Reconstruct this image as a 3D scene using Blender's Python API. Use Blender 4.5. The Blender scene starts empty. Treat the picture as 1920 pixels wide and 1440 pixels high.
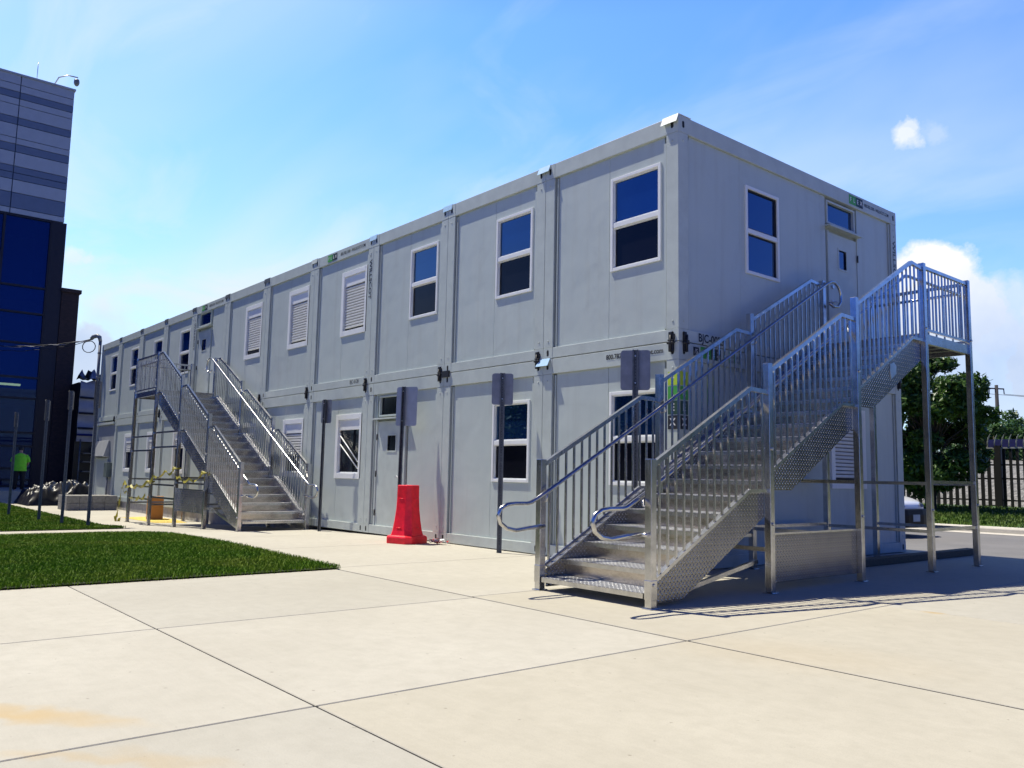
import bpy, bmesh, math, random
import numpy as np
from mathutils import Vector, Matrix
random.seed(7); rng = np.random.default_rng(11)
scene = bpy.context.scene
COL = scene.collection
PI = math.pi

# ------------------------------------------------------------------ materials
def nmat(name):
    m = bpy.data.materials.new(name); m.use_nodes = True
    nt = m.node_tree; b = nt.nodes['Principled BSDF']
    return m, nt, b

def N(nt, t, **kw):
    n = nt.nodes.new(t)
    for k, v in kw.items():
        if k in n.inputs: n.inputs[k].default_value = v
        else: setattr(n, k, v)
    return n

def coords(nt, scale=(1, 1, 1)):
    g = N(nt, 'ShaderNodeNewGeometry')
    mp = N(nt, 'ShaderNodeMapping'); mp.inputs['Scale'].default_value = scale
    nt.links.new(g.outputs['Position'], mp.inputs['Vector'])
    return mp.outputs['Vector']

def mixcol(nt, fac, a, b, blend='MIX'):
    m = N(nt, 'ShaderNodeMix'); m.data_type = 'RGBA'; m.blend_type = blend
    if hasattr(fac, 'links'): nt.links.new(fac, m.inputs['Factor'])
    else: m.inputs['Factor'].default_value = fac
    for sock, v in ((m.inputs['A'], a), (m.inputs['B'], b)):
        pass
    ins = [s for s in m.inputs if s.type == 'RGBA']
    for s, v in zip(ins, (a, b)):
        if hasattr(v, 'links'): nt.links.new(v, s)
        else: s.default_value = (*v, 1) if len(v) == 3 else v
    return [o for o in m.outputs if o.type == 'RGBA'][0]

def ramp(nt, fac, stops):
    r = N(nt, 'ShaderNodeValToRGB')
    els = r.color_ramp.elements
    while len(els) < len(stops): els.new(0.5)
    for e, (p, c) in zip(els, stops):
        e.position = p; e.color = (c, c, c, 1) if not hasattr(c, '__len__') else (*c, 1)
    nt.links.new(fac, r.inputs['Fac'])
    return r.outputs['Color']

def noise(nt, vec, scale, detail=4, rough=0.6, dist=0.0):
    n = N(nt, 'ShaderNodeTexNoise'); n.inputs['Scale'].default_value = scale
    n.inputs['Detail'].default_value = detail; n.inputs['Roughness'].default_value = rough
    n.inputs['Distortion'].default_value = dist
    nt.links.new(vec, n.inputs['Vector'])
    return n.outputs['Fac']

def math_(nt, op, a, b=None, clamp=False):
    n = N(nt, 'ShaderNodeMath'); n.operation = op; n.use_clamp = clamp
    for i, v in enumerate((a, b)):
        if v is None: continue
        if hasattr(v, 'links'): nt.links.new(v, n.inputs[i])
        else: n.inputs[i].default_value = v
    return n.outputs[0]

def bump(nt, b, h, strength, dist=0.01):
    bp = N(nt, 'ShaderNodeBump'); bp.inputs['Strength'].default_value = strength
    bp.inputs['Distance'].default_value = dist
    nt.links.new(h, bp.inputs['Height']); nt.links.new(bp.outputs['Normal'], b.inputs['Normal'])

def simple(name, col, rough=0.5, metal=0.0, var=0.12, vscale=6, bmp=0.0, bscale=40, spec=None, stretch=(1, 1, 1)):
    m, nt, b = nmat(name)
    v = coords(nt, stretch)
    f = noise(nt, v, vscale)
    lo = tuple(c * (1 - var) for c in col); hi = tuple(min(1, c * (1 + var)) for c in col)
    c = mixcol(nt, ramp(nt, f, [(0.3, 0.0), (0.7, 1.0)]), lo, hi)
    nt.links.new(c, b.inputs['Base Color'])
    b.inputs['Roughness'].default_value = rough; b.inputs['Metallic'].default_value = metal
    if spec is not None: b.inputs['Specular IOR Level'].default_value = spec
    if bmp: bump(nt, b, noise(nt, v, bscale), bmp)
    return m

def treadplate(name, axes, col=(0.72, 0.72, 0.73), rough=0.3, metal=1.0, top=0.5):
    """raised-lozenge aluminium plate; axes = which two world axes span the plate"""
    m, nt, b = nmat(name)
    g = N(nt, 'ShaderNodeNewGeometry'); s = N(nt, 'ShaderNodeSeparateXYZ')
    nt.links.new(g.outputs['Position'], s.inputs[0])
    u0, v0 = s.outputs[axes[0]], s.outputs[axes[1]]
    k = 1 / 0.036 / math.sqrt(2)
    u = math_(nt, 'MULTIPLY', math_(nt, 'ADD', u0, v0), k)
    v = math_(nt, 'MULTIPLY', math_(nt, 'SUBTRACT', u0, v0), k)
    fu, fv = math_(nt, 'FLOOR', u), math_(nt, 'FLOOR', v)
    lu = math_(nt, 'SUBTRACT', math_(nt, 'SUBTRACT', u, fu), 0.5)
    lv = math_(nt, 'SUBTRACT', math_(nt, 'SUBTRACT', v, fv), 0.5)
    par = math_(nt, 'ABSOLUTE', math_(nt, 'MODULO', math_(nt, 'ADD', fu, fv), 2.0))
    inv = math_(nt, 'SUBTRACT', 1.0, par)
    a = math_(nt, 'ADD', math_(nt, 'MULTIPLY', lu, par), math_(nt, 'MULTIPLY', lv, inv))
    c = math_(nt, 'ADD', math_(nt, 'MULTIPLY', lv, par), math_(nt, 'MULTIPLY', lu, inv))
    d = math_(nt, 'ADD', math_(nt, 'POWER', math_(nt, 'ABSOLUTE', math_(nt, 'DIVIDE', a, 0.46)), 2.0),
              math_(nt, 'POWER', math_(nt, 'ABSOLUTE', math_(nt, 'DIVIDE', c, 0.19)), 2.0))
    h = math_(nt, 'SUBTRACT', 1.0, d, True)
    vec = coords(nt)
    big = noise(nt, vec, 5, 5, 0.65)
    colr = mixcol(nt, ramp(nt, big, [(0.35, 0.0), (0.7, 1.0)]), tuple(x * 0.72 for x in col), col)
    colr = mixcol(nt, math_(nt, 'MULTIPLY', h, top), colr, (0.86, 0.86, 0.86))  # lozenge tops painted paler to stand in for sun glints
    nt.links.new(colr, b.inputs['Base Color'])
    b.inputs['Metallic'].default_value = metal
    rr = math_(nt, 'ADD', math_(nt, 'MULTIPLY', big, 0.25), rough - 0.1)
    nt.links.new(rr, b.inputs['Roughness'])
    bump(nt, b, h, 1.0, 0.007)
    return m

M = {}
def build_materials():
    # painted steel / sandwich panels of the containers
    m, nt, b = nmat('container_paint'); v = coords(nt)
    f = noise(nt, v, 1.3, 5); st = noise(nt, coords(nt, (5, 5, 0.35)), 1.6, 5)
    c = mixcol(nt, ramp(nt, f, [(0.3, 0), (0.75, 1)]), (0.455, 0.515, 0.49), (0.50, 0.555, 0.525))
    sm = noise(nt, v, 1.1, 6, 0.7, 0.8); c = mixcol(nt, math_(nt, 'MULTIPLY', ramp(nt, sm, [(0.56, 0), (0.70, 1)]), 0.35), c, (0.36, 0.395, 0.375))
    oi = N(nt, 'ShaderNodeObjectInfo'); c = mixcol(nt, math_(nt, 'MULTIPLY', oi.outputs['Random'], 0.22), c, (0.39, 0.43, 0.42))
    c = mixcol(nt, math_(nt, 'MULTIPLY', ramp(nt, st, [(0.52, 0), (0.82, 1)]), 0.26), c, (0.30, 0.30, 0.27))
    nt.links.new(c, b.inputs['Base Color']); nt.links.new(math_(nt, 'ADD', math_(nt, 'MULTIPLY', st, 0.25), 0.26), b.inputs['Roughness'])
    bump(nt, b, noise(nt, v, 1.8, 2), 0.55, 0.02)
    M['paint'] = m
    M['frame'] = simple('container_frame_paint', (0.47, 0.52, 0.485), 0.4, 0, 0.08, 4, 0.08, 25)
    M['white'] = simple('white_vinyl', (0.78, 0.80, 0.785), 0.35, 0, 0.04, 5)
    M['slat'] = simple('shutter_slat', (0.66, 0.67, 0.66), 0.4, 0, 0.05, 5)
    M['dark'] = simple('black_opening', (0.008, 0.008, 0.01), 0.7, 0, 0.1)
    M['gasket'] = simple('dark_gasket', (0.03, 0.032, 0.035), 0.7)
    m, nt, b = nmat('window_glass')
    b.inputs['Base Color'].default_value = (0.003, 0.013, 0.058, 1); b.inputs['Roughness'].default_value = 0.015
    b.inputs['IOR'].default_value = 2.35; b.inputs['Specular Tint'].default_value = (0.36, 0.66, 1.0, 1); bump(nt, b, noise(nt, coords(nt), 1.3, 1), 0.10, 0.01)
    M['glass'] = m
    m, nt, b = nmat('screened_and_dark_reflection_glass')
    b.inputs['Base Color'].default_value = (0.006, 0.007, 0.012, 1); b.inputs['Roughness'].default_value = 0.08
    b.inputs['IOR'].default_value = 1.3; M['screen_dark_reflection'] = m  # screened lower sashes; also ground-storey panes coloured as dark reflections
    M['cap'] = simple('pale_blue_cover', (0.42, 0.62, 0.80), 0.35, 0, 0.08, 12)
    M['capw'] = simple('white_cover', (0.74, 0.80, 0.78), 0.35, 0, 0.06, 12)
    M['capd'] = simple('dark_cover', (0.05, 0.06, 0.07), 0.5, 0, 0.2, 12)
    M['clamp'] = simple('black_steel_clamp', (0.02, 0.021, 0.024), 0.5, 0.3, 0.2)
    M['ink'] = simple('black_lettering', (0.015, 0.016, 0.02), 0.5)
    M['inkw'] = simple('white_lettering', (0.75, 0.76, 0.75), 0.5)
    M['lime'] = simple('lime_square', (0.42, 0.58, 0.03), 0.5)
    M['green'] = simple('green_square', (0.06, 0.33, 0.05), 0.5)
    M['dgreen'] = simple('dark_green_square', (0.02, 0.06, 0.035), 0.5)
    M['steel'] = simple('stainless_hardware', (0.6, 0.6, 0.6), 0.3, 1.0)
    # aluminium of the stairs
    m, nt, b = nmat('mill_aluminium'); v = coords(nt)
    f = noise(nt, v, 7, 5, 0.7); g2 = noise(nt, coords(nt, (40, 40, 2)), 2, 3)
    c = mixcol(nt, ramp(nt, f, [(0.3, 0), (0.7, 1)]), (0.42, 0.42, 0.42), (0.66, 0.655, 0.645))
    nt.links.new(c, b.inputs['Base Color']); b.inputs['Metallic'].default_value = 1.0
    nt.links.new(math_(nt, 'ADD', math_(nt, 'MULTIPLY', g2, 0.22), 0.12), b.inputs['Roughness'])
    M['alu'] = m
    m, nt, b = nmat('riser_aluminium'); v = coords(nt)
    f = noise(nt, coords(nt, (3, 3, 9)), 3, 6, 0.7, 0.6); sp = noise(nt, v, 60, 3)
    c = mixcol(nt, ramp(nt, f, [(0.35, 0), (0.7, 1)]), (0.40, 0.36, 0.315), (0.66, 0.60, 0.53))
    nt.links.new(c, b.inputs['Base Color']); b.inputs['Metallic'].default_value = 1.0
    nt.links.new(math_(nt, 'ADD', math_(nt, 'MULTIPLY', f, 0.20), 0.10), b.inputs['Roughness'])
    bump(nt, b, sp, 0.05, 0.003); M['riser'] = m
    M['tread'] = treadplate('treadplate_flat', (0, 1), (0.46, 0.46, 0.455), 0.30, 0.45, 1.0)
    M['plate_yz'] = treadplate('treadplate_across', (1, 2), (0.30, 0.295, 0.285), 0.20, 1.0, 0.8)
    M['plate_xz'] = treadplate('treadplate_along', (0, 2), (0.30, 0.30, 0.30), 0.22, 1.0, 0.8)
    M['pole'] = simple('galvanised_post', (0.13, 0.14, 0.15), 0.5, 0.7, 0.25, 20)
    M['signback'] = simple('sign_back', (0.23, 0.235, 0.25), 0.45, 0.6, 0.15, 8)
    M['signpale'] = simple('pale_sign_back', (0.33, 0.37, 0.45), 0.5, 0.2, 0.1, 8)
    M['red'] = simple('red_plastic', (0.84, 0.006, 0.022), 0.42, 0, 0.16, 9, 0.08, 22)
    # ground
    m, nt, b = nmat('concrete'); v = coords(nt)
    f1 = noise(nt, v, 0.55, 6, 0.6); f2 = noise(nt, v, 7, 6, 0.7); f3 = noise(nt, v, 140, 2)
    br = noise(nt, coords(nt, (0.6, 14, 1)), 3, 3)
    c = mixcol(nt, ramp(nt, f1, [(0.3, 0), (0.7, 1)]), (0.425, 0.40, 0.335), (0.49, 0.465, 0.395))
    c = mixcol(nt, math_(nt, 'MULTIPLY', ramp(nt, f2, [(0.40, 0), (0.70, 1)]), 0.46), c, (0.365, 0.345, 0.285))
    c = mixcol(nt, math_(nt, 'MULTIPLY', ramp(nt, br, [(0.4, 0), (0.8, 1)]), 0.15), c, (0.54, 0.51, 0.43))
    c = mixcol(nt, math_(nt, 'MULTIPLY', ramp(nt, f3, [(0.35, 1), (0.5, 0)]), 0.30), c, (0.34, 0.32, 0.28))
    pit = noise(nt, v, 23, 2, 0.4)
    c = mixcol(nt, math_(nt, 'MULTIPLY', ramp(nt, pit, [(0.22, 1), (0.27, 0)]), 0.6), c, (0.2, 0.18, 0.15))
    # rust stains where iron has bled into the slab
    for (px, py, rx, ry, rot, amt) in ((2.02, -7.03, 0.50, 0.10, 35, 0.55), (2.75, -7.0, 0.45, 0.05, 40, 0.28), (2.95, -6.75, 0.30, 0.08, 35, 0.25), (3.05, -0.42, 0.09, 0.05, 0, 0.55), (3.3, -3.0, 0.9, 0.5, 20, 0.10)):
        mp = N(nt, 'ShaderNodeMapping'); mp.vector_type = 'TEXTURE'
        mp.inputs['Location'].default_value = (px, py, 0); mp.inputs['Rotation'].default_value = (0, 0, math.radians(rot))
        mp.inputs['Scale'].default_value = (rx, ry, 1)
        gg = N(nt, 'ShaderNodeNewGeometry')
        wob = N(nt, 'ShaderNodeTexNoise'); wob.inputs['Scale'].default_value = 5
        nt.links.new(gg.outputs['Position'], wob.inputs['Vector'])
        add = N(nt, 'ShaderNodeVectorMath'); add.operation = 'MULTIPLY_ADD'
        nt.links.new(wob.outputs['Color'], add.inputs[0]); add.inputs[1].default_value = (0.25, 0.25, 0)
        nt.links.new(gg.outputs['Position'], add.inputs[2]); 
        off = N(nt, 'ShaderNodeVectorMath'); off.operation = 'SUBTRACT'; off.inputs[1].default_value = (0.125, 0.125, 0)
        nt.links.new(add.outputs[0], off.inputs[0]); nt.links.new(off.outputs[0], mp.inputs['Vector'])
        sx = N(nt, 'ShaderNodeSeparateXYZ'); nt.links.new(mp.outputs[0], sx.inputs[0])
        r2 = math_(nt, 'ADD', math_(nt, 'POWER', math_(nt, 'ABSOLUTE', sx.outputs[0]), 2.0), math_(nt, 'POWER', math_(nt, 'ABSOLUTE', sx.outputs[1]), 2.0))
        msk = math_(nt, 'POWER', math_(nt, 'SUBTRACT', 1.0, math_(nt, 'MULTIPLY', r2, 0.5), True), 2.0)
        c = mixcol(nt, math_(nt, 'MULTIPLY', msk, amt), c, (0.47, 0.31, 0.10))
    nt.links.new(c, b.inputs['Base Color']); b.inputs['Roughness'].default_value = 0.85
    b.inputs['Specular IOR Level'].default_value = 0.25
    bump(nt, b, noise(nt, v, 90, 4, 0.7), 0.25, 0.004)
    M['concrete'] = m
    for i, tn in enumerate(((0.93, 0.935, 0.94, 1), (0.965, 0.95, 0.91, 1))):
        m2 = m.copy(); m2.name = 'concrete_tone'; t2 = m2.node_tree; b2 = t2.nodes['Principled BSDF']; src = b2.inputs['Base Color'].links[0].from_socket
        t2.links.new(mixcol(t2, 1.0, src, tn, 'MULTIPLY'), b2.inputs['Base Color']); M[f'concrete{i}'] = m2
    m, nt, b = nmat('asphalt'); v = coords(nt)
    c = mixcol(nt, ramp(nt, noise(nt, v, 0.5, 5), [(0.3, 0), (0.7, 1)]), (0.16, 0.155, 0.155), (0.23, 0.22, 0.215))
    c = mixcol(nt, math_(nt, 'MULTIPLY', ramp(nt, noise(nt, v, 120, 2), [(0.4, 1), (0.6, 0)]), 0.4), c, (0.06, 0.06, 0.06))
    nt.links.new(c, b.inputs['Base Color']); b.inputs['Roughness'].default_value = 0.9
    bump(nt, b, noise(nt, v, 150, 3), 0.4, 0.005); M['asphalt'] = m
    M['earth'] = simple('bare_earth', (0.12, 0.10, 0.075), 0.95, 0, 0.25, 3, 0.3, 30)
    M['jointfill'] = simple('joint_filler', (0.018, 0.016, 0.013), 0.95, 0, 0.3, 9)
    M['soil'] = simple('turf_soil', (0.032, 0.045, 0.014), 0.95, 0, 0.3, 8)
    m, nt, b = nmat('gravel'); v = coords(nt)
    vo = N(nt, 'ShaderNodeTexVoronoi'); vo.inputs['Scale'].default_value = 9; nt.links.new(v, vo.inputs['Vector'])
    bw = N(nt, 'ShaderNodeRGBToBW'); nt.links.new(vo.outputs['Color'], bw.inputs[0])
    c = mixcol(nt, bw.outputs[0], (0.09, 0.09, 0.088), (0.28, 0.27, 0.26))
    nt.links.new(c, b.inputs['Base Color']); b.inputs['Roughness'].default_value = 0.9
    bump(nt, b, vo.outputs['Distance'], 0.8, 0.05); M['gravel'] = m
    def grassmat(name, a, c2, c3):
        m, nt, b = nmat(name); v = coords(nt)
        oi = noise(nt, v, 45, 1); pt = noise(nt, v, 0.8, 4)
        c = mixcol(nt, ramp(nt, oi, [(0.35, 0), (0.65, 1)]), a, c2)
        c = mixcol(nt, math_(nt, 'MULTIPLY', ramp(nt, pt, [(0.45, 0), (0.7, 1)]), 0.5), c, c3)
        nt.links.new(c, b.inputs['Base Color']); b.inputs['Roughness'].default_value = 0.5
        b.inputs['Specular IOR Level'].default_value = 0.12
        return m
    M['grass'] = grassmat('grass_blade', (0.058, 0.145, 0.005), (0.18, 0.32, 0.016), (0.31, 0.33, 0.04))
    M['grass2'] = grassmat('verge_grass', (0.05, 0.10, 0.012), (0.10, 0.16, 0.03), (0.15, 0.17, 0.05))
    def leafmat(name, a, c2, sc=3.0):
        m, nt, b = nmat(name); v = coords(nt)
        c = mixcol(nt, ramp(nt, noise(nt, v, sc, 3), [(0.35, 0), (0.65, 1)]), a, c2)
        nt.links.new(c, b.inputs['Base Color']); b.inputs['Roughness'].default_value = 0.38; b.inputs['Specular IOR Level'].default_value = 0.3
        tr = N(nt, 'ShaderNodeBsdfTranslucent'); nt.links.new(c, tr.inputs['Color'])
        mx = N(nt, 'ShaderNodeMixShader'); mx.inputs[0].default_value = 0.22
        out = nt.nodes['Material Output']
        nt.links.new(b.outputs[0], mx.inputs[1]); nt.links.new(tr.outputs[0], mx.inputs[2]); nt.links.new(mx.outputs[0], out.inputs[0])
        return m
    M['leaf'] = leafmat('broad_leaf', (0.022, 0.06, 0.010), (0.085, 0.165, 0.03))
    M['leaf2'] = leafmat('distant_leaf', (0.03, 0.075, 0.018), (0.075, 0.15, 0.04))
    M['bark'] = simple('bark', (0.07, 0.055, 0.04), 0.9, 0, 0.3, 12, 0.4, 30)
    M['timber'] = simple('weathered_timber', (0.11, 0.09, 0.055), 0.85, 0, 0.3, 6, 0.3, 20, None, (1, 6, 6))
    M['fence'] = simple('dark_fence_paint', (0.007, 0.0065, 0.006), 0.6, 0.0, 0.3, 6)
    M['bluep'] = simple('blue_board', (0.008, 0.012, 0.12), 0.7, 0, 0.2, 5)
    M['prong'] = simple('pale_prong', (0.55, 0.55, 0.52), 0.4, 0.4)
    M['wood_pole'] = simple('utility_pole_wood', (0.045, 0.042, 0.045), 0.9, 0, 0.2, 8)
    # big building on the left
    M['clad_l'] = simple('light_metal_cladding', (0.36, 0.40, 0.47), 0.5, 0.1, 0.05, 3)
    M['clad_d'] = simple('dark_metal_cladding', (0.13, 0.17, 0.26), 0.5, 0.1, 0.06, 3)
    M['mullion'] = simple('dark_mullion', (0.018, 0.016, 0.024), 0.5, 0.3)
    m, nt, b = nmat('curtain_glass')
    b.inputs['Base Color'].default_value = (0.003, 0.013, 0.085, 1); b.inputs['Roughness'].default_value = 0.02
    b.inputs['IOR'].default_value = 1.75; b.inputs['Specular Tint'].default_value = (0.3, 0.5, 1.0, 1)
    tr = N(nt, 'ShaderNodeBsdfTransparent'); tr.inputs['Color'].default_value = (0.42, 0.55, 0.85, 1)
    mx = N(nt, 'ShaderNodeMixShader'); mx.inputs[0].default_value = 0.35
    nt.links.new(b.outputs[0], mx.inputs[1]); nt.links.new(tr.outputs[0], mx.inputs[2])
    nt.links.new(mx.outputs[0], nt.nodes['Material Output'].inputs[0]); M['cglass'] = m
    m, nt, b = nmat('dark_brick'); v = coords(nt)
    bk = N(nt, 'ShaderNodeTexBrick'); bk.inputs['Scale'].default_value = 4.2
    bk.inputs['Color1'].default_value = (0.035, 0.022, 0.022, 1); bk.inputs['Color2'].default_value = (0.055, 0.032, 0.03, 1)
    bk.inputs['Mortar'].default_value = (0.02, 0.016, 0.016, 1)
    mp = N(nt, 'ShaderNodeMapping'); mp.inputs['Rotation'].default_value = (PI / 2, 0, PI / 2)
    g = N(nt, 'ShaderNodeNewGeometry'); sp = N(nt, 'ShaderNodeSeparateXYZ'); cb = N(nt, 'ShaderNodeCombineXYZ')
    nt.links.new(g.outputs['Position'], sp.inputs[0])
    nt.links.new(math_(nt, 'ADD', sp.outputs[0], sp.outputs[1]), cb.inputs[0]); nt.links.new(sp.outputs[2], cb.inputs[1])
    nt.links.new(cb.outputs[0], bk.inputs['Vector']); nt.links.new(bk.outputs['Color'], b.inputs['Base Color'])
    b.inputs['Roughness'].default_value = 0.85; M['brick'] = m
    M['interior'] = simple('dim_interior', (0.05, 0.06, 0.08), 0.8)
    m, nt, b = nmat('lamp_tube'); b.inputs['Emission Color'].default_value = (1, 0.88, 0.22, 1); b.inputs['Emission Strength'].default_value = 6.0
    b.inputs['Base Color'].default_value = (0.8, 0.8, 0.6, 1); M['lamp'] = m
    M['wrap'] = simple('pale_plastic_wrap', (0.20, 0.215, 0.27), 0.35, 0, 0.12, 3, 0.5, 4)
    M['tarp'] = simple('black_plastic_sheet', (0.005, 0.005, 0.006), 0.42, 0, 0.2, 4, 0.5, 6)
    M['block'] = simple('concrete_block', (0.22, 0.215, 0.20), 0.9, 0, 0.2, 14, 0.3, 60)
    M['blockl'] = simple('pale_concrete_block', (0.36, 0.345, 0.31), 0.9, 0, 0.2, 10, 0.3, 60)
    M['box'] = simple('brown_cardboard', (0.42, 0.19, 0.055), 0.75, 0, 0.1, 5)
    M['boxtape'] = simple('packing_tape', (0.50, 0.30, 0.12), 0.3)
    M['tape'] = simple('yellow_caution_tape', (0.38, 0.34, 0.04), 0.4, 0, 0.15, 20)
    M['tapeb'] = simple('black_tape_print', (0.02, 0.02, 0.015), 0.4)
    M['yellow'] = simple('yellow_ground_paint', (0.62, 0.46, 0.10), 0.85, 0, 0.25, 8)
    M['hivis'] = simple('lime_shirt', (0.22, 0.74, 0.03), 0.8, 0, 0.15, 10, 0.3, 12)
    M['trouser'] = simple('black_trousers', (0.012, 0.012, 0.014), 0.8)
    M['skin'] = simple('skin', (0.42, 0.24, 0.16), 0.55)
    M['hair'] = simple('dark_hair', (0.02, 0.016, 0.012), 0.6)
    M['carw'] = simple('white_car_paint', (0.78, 0.79, 0.80), 0.15, 0, 0.02)
    M['carb'] = simple('black_car_trim', (0.008, 0.008, 0.009), 0.6, spec=0.2)
    M['tyre'] = simple('rubber', (0.02, 0.02, 0.02), 0.8)
    M['carglass'] = M['glass']
    M['headl'] = simple('headlight_lens', (0.10, 0.12, 0.15), 0.05, 0.3)
    M['plate'] = simple('licence_plate', (0.25, 0.33, 0.42), 0.5)
    M['kerb'] = simple('kerb_concrete', (0.52, 0.49, 0.43), 0.85, 0, 0.1, 4)
    M['pvc'] = simple('grey_conduit', (0.17, 0.18, 0.20), 0.5, 0.2)
    M['cable'] = simple('black_cable', (0.02, 0.02, 0.022), 0.6)
    M['cablew'] = simple('bare_cable', (0.5, 0.5, 0.5), 0.4, 0.8)
    M['ubox'] = simple('utility_cabinet_paint', (0.33, 0.345, 0.345), 0.45, 0, 0.08, 4)
    M['ugreen'] = simple('grey_green_enclosure', (0.10, 0.13, 0.125), 0.5)
    M['debris'] = simple('faded_pink_scrap', (0.45, 0.22, 0.22), 0.7, 0, 0.3, 30)
build_materials()

# ------------------------------------------------------------------ mesh building
class MB:
    def __init__(s): s.v = []; s.f = []; s.m = []; s.sm = []
    def add(s, vs, fs, m=0, smooth=False):
        o = len(s.v); s.v += [tuple(p) for p in vs]
        for f in fs: s.f.append([i + o for i in f]); s.m.append(m); s.sm.append(smooth)
        return s
    def box(s, x0, x1, y0, y1, z0, z1, m=0):
        x0, x1 = min(x0, x1), max(x0, x1); y0, y1 = min(y0, y1), max(y0, y1); z0, z1 = min(z0, z1), max(z0, z1)
        vs = [(x, y, z) for z in (z0, z1) for y in (y0, y1) for x in (x0, x1)]
        return s.add(vs, [(0, 2, 3, 1), (4, 5, 7, 6), (0, 1, 5, 4), (2, 6, 7, 3), (0, 4, 6, 2), (1, 3, 7, 5)], m)
    def prism(s, pts, vec, m=0):
        """polygon pts (3-D, planar) extruded along vec"""
        n = len(pts); vec = Vector(vec)
        vs = [Vector(p) for p in pts] + [Vector(p) + vec for p in pts]
        fs = [list(range(n))[::-1], list(range(n, 2 * n))] + [(i, (i + 1) % n, n + (i + 1) % n, n + i) for i in range(n)]
        return s.add(vs, fs, m)
    def tube(s, path, r, n=8, m=0, caps=True, square=False, smooth=True, up=None):
        P = [Vector(p) for p in path]; rings = []
        rr = r if hasattr(r, '__len__') else [r] * len(P)
        prev = None
        for i, p in enumerate(P):
            if i == 0: t = (P[1] - p).normalized()
            elif i == len(P) - 1: t = (p - P[-2]).normalized()
            else: t = ((P[i + 1] - p).normalized() + (p - P[i - 1]).normalized()).normalized()
            if prev is None:
                a = Vector(up) if up else (Vector((0, 0, 1)) if abs(t.z) < 0.9 else Vector((1, 0, 0)))
                u = t.cross(a).normalized()
            else: u = (prev - t * prev.dot(t)).normalized()
            prev = u; w = t.cross(u)
            k = 1.0
            if 0 < i < len(P) - 1:
                c = (P[i + 1] - p).normalized().dot((p - P[i - 1]).normalized()); k = min(1.6, 1 / max(0.4, math.sqrt((1 + c) / 2)))
            ring = []
            if square:
                for (a, b) in ((-1, -1), (1, -1), (1, 1), (-1, 1)): ring.append(p + u * a * rr[i] + w * b * rr[i] * (k if square else 1))
            else:
                for j in range(n): ring.append(p + (u * math.cos(2 * PI * j / n) + w * math.sin(2 * PI * j / n)) * rr[i])
            rings.append(ring)
        q = 4 if square else n
        vs = [x for g in rings for x in g]; fs = []
        for i in range(len(P) - 1):
            for j in range(q): fs.append((i * q + j, i * q + (j + 1) % q, (i + 1) * q + (j + 1) % q, (i + 1) * q + j))
        s.add(vs, fs, m, smooth and not square)
        if caps:
            o = len(s.v) - len(vs)
            s.f.append([o + j for j in range(q)][::-1]); s.m.append(m); s.sm.append(False)
            s.f.append([o + (len(P) - 1) * q + j for j in range(q)]); s.m.append(m); s.sm.append(False)
        return s
    def lathe(s, prof, c, n=16, m=0, smooth=True):
        vs = [(c[0] + r * math.cos(2 * PI * j / n), c[1] + r * math.sin(2 * PI * j / n), c[2] + z) for r, z in prof for j in range(n)]
        fs = [(i * n + j, i * n + (j + 1) % n, (i + 1) * n + (j + 1) % n, (i + 1) * n + j) for i in range(len(prof) - 1) for j in range(n)]
        return s.add(vs, fs, m, smooth)
    def xform(s, fn):
        s.v = [tuple(fn(*p)) for p in s.v]; return s

def root_loc(p):
    while p.parent: p = p.parent
    return Vector(p.location)

def build(name, mb, mats, parent=None, loc=None, bevel=0.0, fix=True):
    if not isinstance(mats, (list, tuple)): mats = [mats]
    base = root_loc(parent) if parent else Vector(loc if loc is not None else (0, 0, 0))
    me = bpy.data.meshes.new(name)
    me.from_pydata([tuple(Vector(p) - base) for p in mb.v], [], mb.f)
    for mt in mats: me.materials.append(mt)
    me.polygons.foreach_set('material_index', mb.m); me.polygons.foreach_set('use_smooth', mb.sm)
    if fix:
        bm = bmesh.new(); bm.from_mesh(me); bmesh.ops.recalc_face_normals(bm, faces=bm.faces); bm.to_mesh(me); bm.free()
    me.update()
    o = bpy.data.objects.new(name, me); COL.objects.link(o)
    if parent: o.parent = parent
    else: o.location = base
    if bevel:
        bv = o.modifiers.new('Bevel', 'BEVEL'); bv.width = bevel; bv.segments = 2; bv.limit_method = 'ANGLE'; bv.angle_limit = math.radians(40)
    return o

def tag(o, label=None, cat=None, group=None, kind=None):
    if label: o['label'] = label
    if cat: o['category'] = cat
    if group: o['group'] = group
    if kind: o['kind'] = kind
    return o

def thing(name, label, cat, loc, group=None):
    o = bpy.data.objects.new(name, None); o.empty_display_size = 0.2; COL.objects.link(o); o.location = loc
    return tag(o, label, cat, group)

def text(body, origin, xd, yd, size, mat, parent, align='CENTER', name='lettering', bold=0.0, sx=1.0):
    cu = bpy.data.curves.new('txt', 'FONT'); cu.body = body; cu.size = size; cu.align_x = align; cu.align_y = 'CENTER'
    cu.offset = bold; cu.resolution_u = 3
    ob = bpy.data.objects.new('txt', cu); COL.objects.link(ob)
    bpy.context.view_layer.update()
    me = bpy.data.meshes.new_from_object(ob.evaluated_get(bpy.context.evaluated_depsgraph_get()))
    bpy.data.objects.remove(ob); bpy.data.curves.remove(cu)
    xd, yd, og = Vector(xd), Vector(yd), Vector(origin); base = root_loc(parent)
    for v in me.vertices: v.co = og + xd * v.co.x * sx + yd * v.co.y - base
    me.materials.clear(); me.materials.append(mat); me.name = name
    o = bpy.data.objects.new(name, me); COL.objects.link(o); o.parent = parent
    return o

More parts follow.
